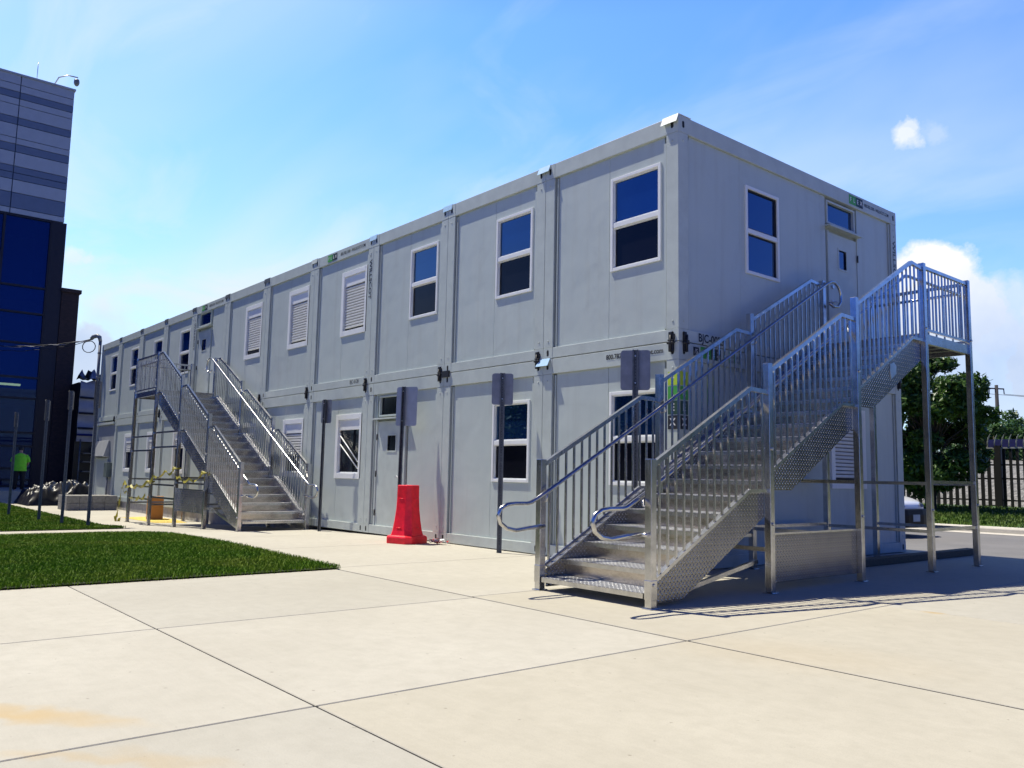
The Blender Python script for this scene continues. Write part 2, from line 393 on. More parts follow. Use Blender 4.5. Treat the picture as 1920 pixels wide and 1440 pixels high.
# ------------------------------------------------------------------ dimensions measured from the photograph
W = 2.438; H1 = 2.756; HT = 5.60; DEP = 5.708
GP = [(60, 0), (-6, 0), (-9, -0.05), (-15, -0.27), (-40, -0.27), (-120, -0.27)]
def gz(x):
    for (a, za), (b, zb) in zip(GP, GP[1:]):
        if x >= b: return za + (zb - za) * (a - x) / (a - b) if a != b else za
    return -0.27
# ------------------------------------------------------------------ camera
def camera():
    cd = bpy.data.cameras.new('camera'); co = bpy.data.objects.new('camera', cd); COL.objects.link(co)
    p, r, y = 0.1103, 0.0199, -0.8751
    f = Vector((math.sin(y) * math.cos(p), math.cos(y) * math.cos(p), math.sin(p)))
    rt = Vector((math.cos(y), -math.sin(y), 0)); up = rt.cross(f)
    r2 = rt * math.cos(r) + up * math.sin(r); u2 = -rt * math.sin(r) + up * math.cos(r)
    mt = Matrix((r2, u2, -f)).transposed().to_4x4(); mt.translation = Vector((6.3034, -7.8682, 1.0902))
    co.matrix_world = mt
    cd.sensor_width = 36; cd.lens = 36 * 1558.1 / 1920; cd.clip_start = 0.05; cd.clip_end = 6000
    scene.camera = co
    return r2, u2, f
RT, UP, FW = camera()
CAM = Vector((6.3034, -7.8682, 1.0902))
def ray(u, v): return FW + RT * ((u - 960) / 1558.1) - UP * ((v - 720) / 1558.1)

# ------------------------------------------------------------------ light
SUN = Vector((-0.47, -0.17, 1.0)).normalized()
def light():
    ld = bpy.data.lights.new('sun', 'SUN'); lo = bpy.data.objects.new('sun', ld); COL.objects.link(lo)
    ld.energy = 4.3; ld.angle = math.radians(0.5); ld.color = (1.0, 0.94, 0.79)
    lo.rotation_euler = SUN.to_track_quat('Z', 'Y').to_euler(); lo.location = (-20, -10, 40)
    w = bpy.data.worlds.new('World'); scene.world = w; w.use_nodes = True
    nt = w.node_tree; bg = nt.nodes['Background']
    sky = N(nt, 'ShaderNodeTexSky'); sky.sky_type = 'NISHITA'; sky.sun_disc = False
    sky.sun_elevation = math.asin(SUN.z); sky.sun_rotation = math.atan2(SUN.x, SUN.y)
    sky.air_density = 1.0; sky.dust_density = 0.6; sky.ozone_density = 2.2
    tc = N(nt, 'ShaderNodeTexCoord'); D = tc.outputs['Generated']
    hs = N(nt, 'ShaderNodeHueSaturation'); hs.inputs['Saturation'].default_value = 1.12
    nt.links.new(sky.outputs[0], hs.inputs['Color']); col = hs.outputs[0]
    s = N(nt, 'ShaderNodeSeparateXYZ'); nt.links.new(D, s.inputs[0])
    # the air is more cyan and milkier towards the left (west), deeper blue to the right
    lft = N(nt, 'ShaderNodeVectorMath'); lft.operation = 'DOT_PRODUCT'
    nt.links.new(D, lft.inputs[0]); lft.inputs[1].default_value = Vector((-0.98, 0.15, -0.1)).normalized()
    lm = ramp(nt, lft.outputs['Value'], [(0.25, 0.0), (0.95, 1.0)])
    tint = mixcol(nt, lm, (0.68, 0.87, 1.34), (0.74, 1.01, 1.24))
    col = mixcol(nt, 1.0, col, tint, 'MULTIPLY')
    # sky dimmed overhead and away from the view direction, added to cut fill light
    dep = N(nt, 'ShaderNodeVectorMath'); dep.operation = 'DOT_PRODUCT'
    nt.links.new(D, dep.inputs[0]); dep.inputs[1].default_value = Vector((-0.75, 0.66, 0.0)).normalized()
    dk = mixcol(nt, ramp(nt, s.outputs[2], [(0.50, 0.0), (0.85, 1.0)]), (1, 1, 1), (0.08, 0.11, 0.20))
    dk2 = mixcol(nt, ramp(nt, dep.outputs['Value'], [(0.0, 1.0), (0.62, 0.0)]), (1, 1, 1), (0.15, 0.27, 0.55))
    dark = mixcol(nt, 1.0, dk, dk2, 'MULTIPLY')
    # thin cirrus veil: noise on the plane overhead
    zz = math_(nt, 'ADD', math_(nt, 'MAXIMUM', s.outputs[2], 0.0), 0.30)
    cb = N(nt, 'ShaderNodeCombineXYZ')
    nt.links.new(math_(nt, 'DIVIDE', s.outputs[0], zz), cb.inputs[0]); nt.links.new(math_(nt, 'DIVIDE', s.outputs[1], zz), cb.inputs[1])
    mp = N(nt, 'ShaderNodeMapping'); mp.inputs['Rotation'].default_value = (0, 0, math.radians(-62)); mp.inputs['Scale'].default_value = (0.75, 1.25, 1)
    mp.inputs['Location'].default_value = (3.1, 1.4, 0)
    nt.links.new(cb.outputs[0], mp.inputs['Vector'])
    n1 = noise(nt, mp.outputs[0], 1.1, 5, 0.5, 0.5)
    n2 = noise(nt, mp.outputs[0], 2.6, 7, 0.55, 0.8)
    hz = ramp(nt, s.outputs[2], [(0.0, 1.0), (0.10, 0.80), (0.24, 0.30), (0.42, 0.0)])
    veil = math_(nt, 'MULTIPLY', ramp(nt, n1, [(0.40, 0.0), (0.66, 1.0)]), math_(nt, 'ADD', math_(nt, 'MULTIPLY', lm, 0.40), 0.18))
    wisp = math_(nt, 'MULTIPLY', ramp(nt, n2, [(0.47, 0.0), (0.70, 1.0)]), math_(nt, 'ADD', math_(nt, 'MULTIPLY', lm, 0.34), 0.10))
    base = math_(nt, 'MULTIPLY', hz, math_(nt, 'ADD', math_(nt, 'MULTIPLY', lm, 0.60), 0.16))
    fac = math_(nt, 'ADD', math_(nt, 'ADD', veil, wisp), base, True)
    col = mixcol(nt, fac, col, (3.55, 4.05, 4.3))
    # cumulus: puffs round given directions, edges broken by noise
    dn = N(nt, 'ShaderNodeTexNoise'); dn.inputs['Scale'].default_value = 22; dn.inputs['Detail'].default_value = 7; dn.inputs['Roughness'].default_value = 0.62
    nt.links.new(D, dn.inputs['Vector'])
    wv = N(nt, 'ShaderNodeVectorMath'); wv.operation = 'MULTIPLY_ADD'; nt.links.new(dn.outputs['Color'], wv.inputs[0])
    wv.inputs[1].default_value = (0.055, 0.055, 0.055); nt.links.new(D, wv.inputs[2])
    wv2 = N(nt, 'ShaderNodeVectorMath'); wv2.operation = 'SUBTRACT'; nt.links.new(wv.outputs[0], wv2.inputs[0]); wv2.inputs[1].default_value = (0.0275, 0.0275, 0.0275)
    nrm = N(nt, 'ShaderNodeVectorMath'); nrm.operation = 'NORMALIZE'; nt.links.new(wv2.outputs[0], nrm.inputs[0])
    tot = None
    puffs = [(1752, 520, 62, 1.0), (1700, 560, 70, 1.0), (1800, 575, 60, .9), (1850, 560, 44, .75), (1900, 560, 40, .6), (1860, 620, 62, .85), (1920, 640, 70, .8), (1960, 590, 60, .8), (1800, 670, 95, .8),
             (1900, 730, 110, .75), (2040, 660, 120, .9), (1700, 660, 60, .7), (1700, 258, 25, .75), (1712, 238, 16, .6), (1760, 245, 22, .2), (145, 488, 20, .6), (170, 492, 12, .5), (160, 680, 60, .9), (60, 690, 90, .8), (215, 620, 50, .4), (2250, 560, 150, .9), (-300, 640, 160, .7)]
    for (u, v, r, a) in puffs:
        b = ray(u, v).normalized(); rad = r / 1558.1 * (b.dot(FW)) 
        dp = N(nt, 'ShaderNodeVectorMath'); dp.operation = 'DISTANCE'; nt.links.new(nrm.outputs[0], dp.inputs[0]); dp.inputs[1].default_value = b
        m = math_(nt, 'SUBTRACT', 1.0, math_(nt, 'DIVIDE', dp.outputs['Value'], rad * 1.35), True)
        m = math_(nt, 'MULTIPLY', math_(nt, 'MULTIPLY', m, 4.0 if a >= .9 else 1.8, True), a)
        tot = m if tot is None else math_(nt, 'MAXIMUM', tot, m)
    # light tops, blue-grey undersides (noise driven)
    sh = noise(nt, D, 7, 5, 0.6)
    sv = ramp(nt, s.outputs[2], [(0.13, 0.0), (0.235, 1.0)])
    ccol = mixcol(nt, math_(nt, 'MULTIPLY', math_(nt, 'ADD', math_(nt, 'MULTIPLY', ramp(nt, sh, [(0.35, 0), (0.65, 1)]), 0.55), sv), 0.75, True), (2.3, 2.8, 3.8), (4.6, 4.65, 4.7))
    col = mixcol(nt, tot, col, ccol)
    col = mixcol(nt, 1.0, col, dark, 'MULTIPLY')
    nt.links.new(col, bg.inputs['Color']); bg.inputs['Strength'].default_value = 0.15
light()
vs = scene.view_settings
vs.view_transform = 'Standard'; vs.look = 'None'; vs.exposure = 0.60; vs.gamma = 1.0; vs.use_curve_mapping = False

# ------------------------------------------------------------------ ground
def struct(o): o['kind'] = 'structure'; return o
def xcuts(x0, x1):
    return [x0] + sorted(x for x, _ in GP if x0 < x < x1) + [x1]
def sheet(mb, x0, x1, y0, y1, dz, m=0):
    xs = xcuts(x0, x1)
    for a, b in zip(xs, xs[1:]):
        mb.add([(a, y0, gz(a) + dz), (b, y0, gz(b) + dz), (b, y1, gz(b) + dz), (a, y1, gz(a) + dz)], [(0, 1, 2, 3)], m)

def ground():
    mb = MB()
    xs = [-3000, -120, -40, -15, -9, -6, 60, 3000]; zs = [-.33, -.33, -.33, -.33, -.11, -.06, -.06, -.06]
    for i in range(len(xs) - 1):
        mb.add([(xs[i], -3000, zs[i]), (xs[i + 1], -3000, zs[i + 1]), (xs[i + 1], 3000, zs[i + 1]), (xs[i], 3000, zs[i])], [(0, 1, 2, 3)])
    struct(build('ground', mb, M['earth']))
    # joint filler bed just under the slabs
    mb = MB(); sheet(mb, -60, 7.5, -60, 6.35, -0.0045); struct(build('joint_bed', mb, M['jointfill']))
    # concrete slabs with open joints
    mb = MB(); g = 0.0105
    def slab(x0, x1, y0, y1):
        x0 += g; x1 -= g; y0 += g; y1 -= g
        xs = xcuts(x0, x1); mi = random.choice((0, 0, 1, 2))
        for a, b in zip(xs, xs[1:]):
            za, zb = gz(a), gz(b)
            c = [(a, y0, za), (b, y0, zb), (b, y1, zb), (a, y1, za)]
            # top plus skirts, chamfered a little at the rim
            mb.add(c, [(0, 1, 2, 3)], mi)
            for (i, j) in ((0, 1), (1, 2), (2, 3), (3, 0)):
                if (i, j) == (1, 2) and b != xs[-1]: continue
                if (i, j) == (3, 0) and a != xs[0]: continue
                p, q = c[i], c[j]; ox = [0, 0, 0]
                n = {(0, 1): (0, -1), (1, 2): (1, 0), (2, 3): (0, 1), (3, 0): (-1, 0)}[(i, j)]
                e = 0.004
                p2 = (p[0] + n[0] * e, p[1] + n[1] * e, p[2] - e); q2 = (q[0] + n[0] * e, q[1] + n[1] * e, q[2] - e)
                p3 = (p2[0], p2[1], p[2] - 0.05); q3 = (q2[0], q2[1], q[2] - 0.05)
                mb.add([p, q, q2, p2], [(0, 3, 2, 1)]); mb.add([p2, q2, q3, p3], [(0, 3, 2, 1)])
    YJ = [-3.208, -5.96, -8.7, -11.5, -14.3, -20, -60]
    XJ = [-2.31, 0.26, 2.63, 5.05, 7.5]
    for ya, yb in zip(YJ, YJ[1:]):
        for xa, xb in zip(XJ, XJ[1:]): slab(xa, xb, yb, ya)
    XF = [-60, -42, -36, -30, -27.5, -25, -22.5, -20, -17.5, -15, -12.5, -10, -7.5, -5, -2.47, 0.2, 2.63]
    for xa, xb in zip(XF, XF[1:]): slab(xa, xb, -3.190 if xa > -10.5 else -2.55, 6.3)
    XR = [2.63, 5.05, 7.5]
    for xa, xb in zip(XR, XR[1:]): slab(xa, xb, -3.190, -0.4); slab(xa, xb, -0.4, 2.4); slab(xa, xb, 2.4, 6.3)
    slab(-12.6, -9.9, -60, -2.55)             # walk between the two lawns
    struct(build('concrete_pavement', mb, [M['concrete'], M['concrete0'], M['concrete1']], fix=False))
    mb = MB(); sheet(mb, -60, 7.49, 6.3, 13.5, -0.03); sheet(mb, 7.49, 90, -60, 13.5, -0.03); struct(build('road', mb, M['asphalt']))  # asphalt right of the frame is unseen, added to lessen ground bounce
    # kerb and gutter at the far side of the road
    mb = MB(); mb.add([(-60, 13.1, -.024), (60, 13.1, -.024), (60, 13.52, -.01), (-60, 13.52, -.01)], [(0, 1, 2, 3)])
    prof = [(13.52, -.05), (13.52, .08), (13.55, .115), (13.60, .13), (13.70, .13), (13.70, -.05)]
    mb.prism([(-60, y, z) for y, z in prof], (120, 0, 0)); struct(build('kerb', mb, M['kerb']))
    mb = MB(); mb.add([(-60, 13.7, .12), (60, 13.7, .12), (60, 21.8, .36), (-60, 21.8, .40), (-60, 26, .45), (60, 26, .40)], [(0, 1, 2, 3), (3, 2, 5, 4)])
    struct(build('verge', mb, M['grass2'], fix=False))
    # gravel bank rising beyond the fence
    mb = MB(); n = 40
    for i in range(n + 1):
        x = -45 + i * 2.0
        for (y, z) in ((23.2, .36), (25.5, 1.2), (28.5, 2.0), (32, 2.2), (60, 2.0)):
            mb.v.append((x, y, z + random.uniform(-.12, .12)))
    for i in range(n):
        for j in range(4): mb.f.append([i * 5 + j, i * 5 + 5 + j, i * 5 + 6 + j, i * 5 + 1 + j]); mb.m.append(0); mb.sm.append(True)
    struct(build('gravel_bank', mb, M['gravel']))
ground()

def blades(name, pts, zfun, hmin, hmax, wid, mat, label, cat='grass', lean=0.5):
    """grass: one tapered, bent blade per point, all in one 'stuff' object"""
    n = len(pts); a = rng.uniform(0, 2 * PI, n); h = rng.uniform(hmin, hmax, n); w = wid * rng.uniform(.6, 1.3, n)
    l = rng.uniform(0.05, lean, n) * h; la = rng.uniform(0, 2 * PI, n)
    z = np.array([zfun(x, y) for x, y in pts])
    dx, dy = np.cos(a) * w / 2, np.sin(a) * w / 2; lx, ly = np.cos(la) * l, np.sin(la) * l
    x, y = pts[:, 0], pts[:, 1]
    V = np.empty((n, 5, 3))
    V[:, 0] = np.stack([x - dx, y - dy, z - .01], 1); V[:, 1] = np.stack([x + dx, y + dy, z - .01], 1)
    V[:, 2] = np.stack([x + lx * .35 + dx * .8, y + ly * .35 + dy * .8, z + h * .6], 1); V[:, 3] = np.stack([x + lx * .35 - dx * .8, y + ly * .35 - dy * .8, z + h * .6], 1)
    V[:, 4] = np.stack([x + lx, y + ly, z + h * (1 - .25 * lean)], 1)
    me = bpy.data.meshes.new(name); me.vertices.add(n * 5); me.vertices.foreach_set('co', V.reshape(-1))
    b = np.arange(n)[:, None] * 5
    tri = np.concatenate([b + [0, 1, 2], b + [0, 2, 3], b + [3, 2, 4]], 1).reshape(-1)
    me.loops.add(len(tri)); me.loops.foreach_set('vertex_index', tri)
    me.polygons.add(len(tri) // 3); me.polygons.foreach_set('loop_start', np.arange(0, len(tri), 3)); me.polygons.foreach_set('loop_total', np.full(len(tri) // 3, 3))
    me.update(calc_edges=True); me.materials.append(mat)
    o = bpy.data.objects.new(name, me); COL.objects.link(o); tag(o, label, cat, kind='stuff'); return o

def inside(poly, P):
    x, y = P[:, 0], P[:, 1]; r = np.zeros(len(P), bool); n = len(poly)
    for i in range(n):
        (x1, y1), (x2, y2) = poly[i], poly[(i + 1) % n]
        c = ((y1 > y) != (y2 > y)) & (x < (x2 - x1) * (y - y1) / (y2 - y1 + 1e-12) + x1); r ^= c
    return r

LAWN1 = [(-2.31, -3.16), (-6.0, -3.02), (-8.7, -2.95), (-9.4, -3.2), (-9.75, -3.8), (-9.9, -12), (-2.31, -12)]
LAWN2 = [(-12.9, -2.62), (-13.4, -2.52), (-30, -2.52), (-30, -12), (-12.6, -12), (-12.6, -3.1)]
def lawns():
    for k, (poly, dens, lab) in enumerate(((LAWN1, 5200, 'dense green lawn at the edge of the concrete in front'), (LAWN2, 1300, 'second lawn beyond the narrow walk, under the bare sign posts'))):
        mb = MB()
        tri = bmesh.new(); vsx = [tri.verts.new((x, y, 0)) for x, y in poly]; tri.faces.new(vsx)
        for gx, _ in GP:
            bmesh.ops.bisect_plane(tri, geom=tri.verts[:] + tri.edges[:] + tri.faces[:], plane_co=(gx, 0, 0), plane_no=(1, 0, 0))
        tri.verts.index_update()
        mb.add([(v.co.x, v.co.y, gz(v.co.x) + .018) for v in tri.verts], [[v.index for v in f.verts] for f in tri.faces]); tri.free()
        struct(build('lawn_soil', mb, M['soil'], fix=False))
        xs = [p[0] for p in poly]; ys = [p[1] for p in poly]
        y0 = max(min(ys), -8.2)
        A = (max(xs) - min(xs)) * (max(ys) - y0)
        P = np.stack([rng.uniform(min(xs), max(xs), int(A * dens)), rng.uniform(y0, max(ys), int(A * dens))], 1)
        P = P[inside(poly, P)]; P = P + rng.normal(0, .022, P.shape)
        # slightly tufty growth, thinner scruff at the rim
        blades('lawn_grass', P, lambda x, y: gz(x) + .018, .022, .060, .007 if k == 0 else .014, M['grass'], lab, 'lawn', .8)
    P = np.stack([rng.uniform(-14, 6, 26000), rng.uniform(13.72, 21.6, 26000)], 1)
    blades('verge_grass', P, lambda x, y: .12 + (y - 13.7) * .0305, .05, .14, .03, M['grass2'], 'strip of bright grass between the far kerb and the dark fence', 'grass', .8)
lawns()
# ------------------------------------------------------------------ container modules
ORD = ['', 'second', 'third', 'fourth', 'fifth', 'sixth', 'seventh', 'eighth', 'ninth', 'tenth', 'eleventh']
GAP = 0.006; PW = 0.19; REC = 0.036
def plain_window(par, mapf, a0, a1, z0, z1, far_screen=True):
    """double-hung window; mapf(a, d, z) -> world, a along the wall, d depth into the wall (0 = outer frame face)"""
    fw = .044
    def bx(mb, a, b, d0, d1, za, zb, m=0):
        t = MB().box(a, b, d0, d1, za, zb, m); t.xform(mapf); mb.add(t.v, t.f, m)
    mb = MB(); zm = z0 + (z1 - z0) * .485
    bx(mb, a0, a0 + fw, 0, .06, z0, z1); bx(mb, a1 - fw, a1, 0, .06, z0, z1)
    bx(mb, a0 + fw, a1 - fw, 0, .06, z0, z0 + fw); bx(mb, a0 + fw, a1 - fw, 0, .06, z1 - fw, z1)
    bx(mb, a0 + fw, a1 - fw, .006, .06, zm - .03, zm + .035)
    win = build('window', mb, M['white'], par, bevel=.004)
    # sashes
    s = MB(); t = .015
    A0, A1 = a0 + fw, a1 - fw
    for (za, zb, d) in ((zm + .035, z1 - fw, .022), (z0 + fw, zm - .03, .034)):
        bx(s, A0, A0 + t, d, .06, za, zb); bx(s, A1 - t, A1, d, .06, za, zb)
        bx(s, A0 + t, A1 - t, d, .06, za, za + t); bx(s, A0 + t, A1 - t, d, .06, zb - t, zb)
    build('sash', s, M['gasket'] if not far_screen else M['white'], win)
    p = MB(); bx(p, A0 + t, A1 - t, .045, .055, zm + .035 + t, z1 - fw - t); build('upper_pane', p, M['glass'], win)
    p = MB(); bx(p, A0 + t, A1 - t, .048, .055, z0 + fw + t, zm - .03 - t); build('lower_pane', p, M['screen_dark_reflection'] if far_screen else M['glass'], win)
    return win

def roller_window(par, mapf, a0, a1, z0, z1, drop, bars=False):
    """window with built-in roller shutter let down to fraction 'drop' of the opening"""
    fw = .105
    def bx(mb, a, b, d0, d1, za, zb, m=0):
        t = MB().box(a, b, d0, d1, za, zb, m); t.xform(mapf); mb.add(t.v, t.f, m)
    mb = MB()
    bx(mb, a0, a0 + fw, 0, .07, z0, z1); bx(mb, a1 - fw, a1, 0, .07, z0, z1)
    bx(mb, a0 + fw, a1 - fw, 0, .07, z0, z0 + fw); bx(mb, a0 + fw, a1 - fw, 0, .07, z1 - fw, z1)
    win = build('window', mb, M['white'], par, bevel=.005)
    A0, A1 = a0 + fw, a1 - fw; zt = z1 - fw; zb = z0 + fw; hb = .20
    s = MB(); bx(s, A0, A1, .024, .07, zt - hb, zt); build('shutter_box', s, M['white'], win, bevel=.004)
    low = zt - hb - (zt - hb - zb) * drop
    s = MB(); z = zt - hb - .018; hsl = .056
    while z - hsl > low:
        t = MB(); t.prism([(A0 + .012, .044, z), (A0 + .012, .033, z - .010), (A0 + .012, .033, z - hsl + .020), (A0 + .012, .052, z - hsl + .010), (A0 + .012, .058, z - hsl + .010), (A0 + .012, .058, z)], (A1 - A0 - .024, 0, 0))
        t.xform(mapf); s.add(t.v, t.f); z -= hsl
    build('shutter', s, M['slat'], win)
    s = MB(); bx(s, A0, A1, .060, .069, zb, zt - hb); build('pane', s, (M['screen_dark_reflection'] if z0 < 2.5 else M['glass']) if drop < .9 else M['dark'], win)  # ground-storey panes coloured dark in place of a dark reflection
    if drop < .9:
        s = MB(); t = .022
        bx(s, A0, A0 + t, .035, .060, zb, low); bx(s, A1 - t, A1, .035, .060, zb, low); bx(s, A0 + t, A1 - t, .035, .060, zb, zb + t)
        if bars:
            for (za, zc) in ((.55, .28), (.34, .12)):
                p0 = mapf(A0 + .05, .03, zb + (low - zb) * (za + .38)); p1 = mapf(A1 - .06, .03, zb + (low - zb) * zc)
                s.tube([p0, p1], .012, 6, 0)
        build('sash', s, M['white'], win)
    return win

def door_unit(par, mapf, a0, a1, zs, zt, tz0, tz1, ta0, ta1, shelf, wz, wa, latch_a):
    def bx(mb, a, b, d0, d1, za, zb, m=0):
        t = MB().box(a, b, d0, d1, za, zb, m); t.xform(mapf); mb.add(t.v, t.f, m)
    mb = MB()
    (w0, w1), (v0, v1) = wa, wz
    bx(mb, a0, w0, .012, .05, zs, zt); bx(mb, w1, a1, .012, .05, zs, zt); bx(mb, w0, w1, .012, .05, zs, v0); bx(mb, w0, w1, .012, .05, v1, zt)
    d = build('door', mb, M['frame'], par)
    mb = MB(); j = .045
    bx(mb, a0 - j - .006, a0 - .006, 0, .05, zs, zt + .02); bx(mb, a1 + .006, a1 + .006 + j, 0, .05, zs, zt + .02)
    build('door_frame', mb, M['frame'], d, bevel=.004)
    mb = MB(); bx(mb, a0 - .01, a1 + .01, -.004, .05, zs - .055, zs - .012); build('threshold', mb, M['steel'], d)
    mb = MB(); f = .028
    bx(mb, w0 - f, w0, .004, .03, v0 - f, v1 + f); bx(mb, w1, w1 + f, .004, .03, v0 - f, v1 + f); bx(mb, w0, w1, .004, .03, v0 - f, v0); bx(mb, w0, w1, .004, .03, v1, v1 + f)
    bx(mb, w0, w1, .036, .044, v0, v1, 0); 
    fr = build('door_window', mb, M['frame'], d)
    mb = MB(); bx(mb, w0 + .001, w1 - .001, .030, .035, v0 + .001, v1 - .001); build('pane', mb, M['screen_dark_reflection'] if zs < 1 else M['glass'], fr)  # ground door pane has the dark reflection put into its colour
    for hz in (zs + .25, (zs + zt) / 2, zt - .28):
        mb = MB()
        ha = a0 - .006 if latch_a > (a0 + a1) / 2 else a1 + .006
        mb.tube([mapf(ha, -.006, hz - .055), mapf(ha, -.006, hz + .055)], .012, 8)
        build('hinge', mb, M['gasket'], d)
    mb = MB()
    c = mapf(latch_a, .010, zs + .90); nrm = (Vector(mapf(latch_a, -.05, zs + .9)) - Vector(c)).normalized()
    mb.tube([c, Vector(c) + nrm * .012], .03, 10); mb.tube([Vector(c) + nrm * .01, Vector(c) + nrm * .05], .010, 8)
    sgn = -1 if latch_a > (a0 + a1) / 2 else 1
    e = Vector(mapf(latch_a + sgn * .11, -.04, zs + .9)); mb.tube([Vector(c) + nrm * .05, e], .009, 8)
    build('handle', mb, M['steel'], d)
    mb = MB(); c = mapf(latch_a, .010, zs + 1.13); mb.tube([c, Vector(c) + nrm * .022], .026, 12); build('deadbolt', mb, M['steel'], d)
    # transom light above and its drip shelf
    mb = MB(); f = .03
    bx(mb, ta0 - f, ta0, -.002, .05, tz0 - f, tz1 + f); bx(mb, ta1, ta1 + f, -.002, .05, tz0 - f, tz1 + f); bx(mb, ta0, ta1, -.002, .05, tz0 - f, tz0); bx(mb, ta0, ta1, -.002, .05, tz1, tz1 + f)
    t = build('transom_window', mb, M['frame'], par, bevel=.003)
    mb = MB(); bx(mb, ta0, ta1, .044, .049, tz0, tz1); build('pane', mb, M['screen_dark_reflection'] if zs < 1 else M['glass'], t)  # ground transom likewise: dark reflection painted as pane colour
    mb = MB(); (s0, s1, sz) = shelf
    q = MB().prism([(s0, .03, sz), (s0, .03, sz + .030), (s0, -.085, sz + .012), (s0, -.085, sz - .012), (s0, -.078, sz - .012), (s0, -.078, sz + .004)], (s1 - s0, 0, 0)); q.xform(mapf); mb.add(q.v, q.f)
    build('drip_shelf', mb, M['frame'], par)
    return d

def flex_logo(par, org, xd, yd, s, vertical=False):
    """F L E X, each letter white on its own square: lime, green, dark, black"""
    xd, yd = Vector(xd), Vector(yd); n = xd.cross(yd)
    for i, (ch, mt) in enumerate(zip('FLEX', ('lime' if vertical else 'green', 'green', 'dgreen', 'ink'))):
        c = Vector(org) + (yd * (-i * s * 1.22) if vertical else xd * (i * s * .80)); hw, hh = (s * .5, s * .57) if vertical else (s * .39, s * .55)
        mb = MB().prism([c - xd * hw - yd * hh, c + xd * hw - yd * hh, c + xd * hw + yd * hh, c - xd * hw + yd * hh], n * .0015)
        sq = build('logo_square', mb, M[mt], par)
        text(ch, c + n * .0022, xd, yd, s * (.86 if vertical else .72), M['inkw'], sq, bold=.012 * s)

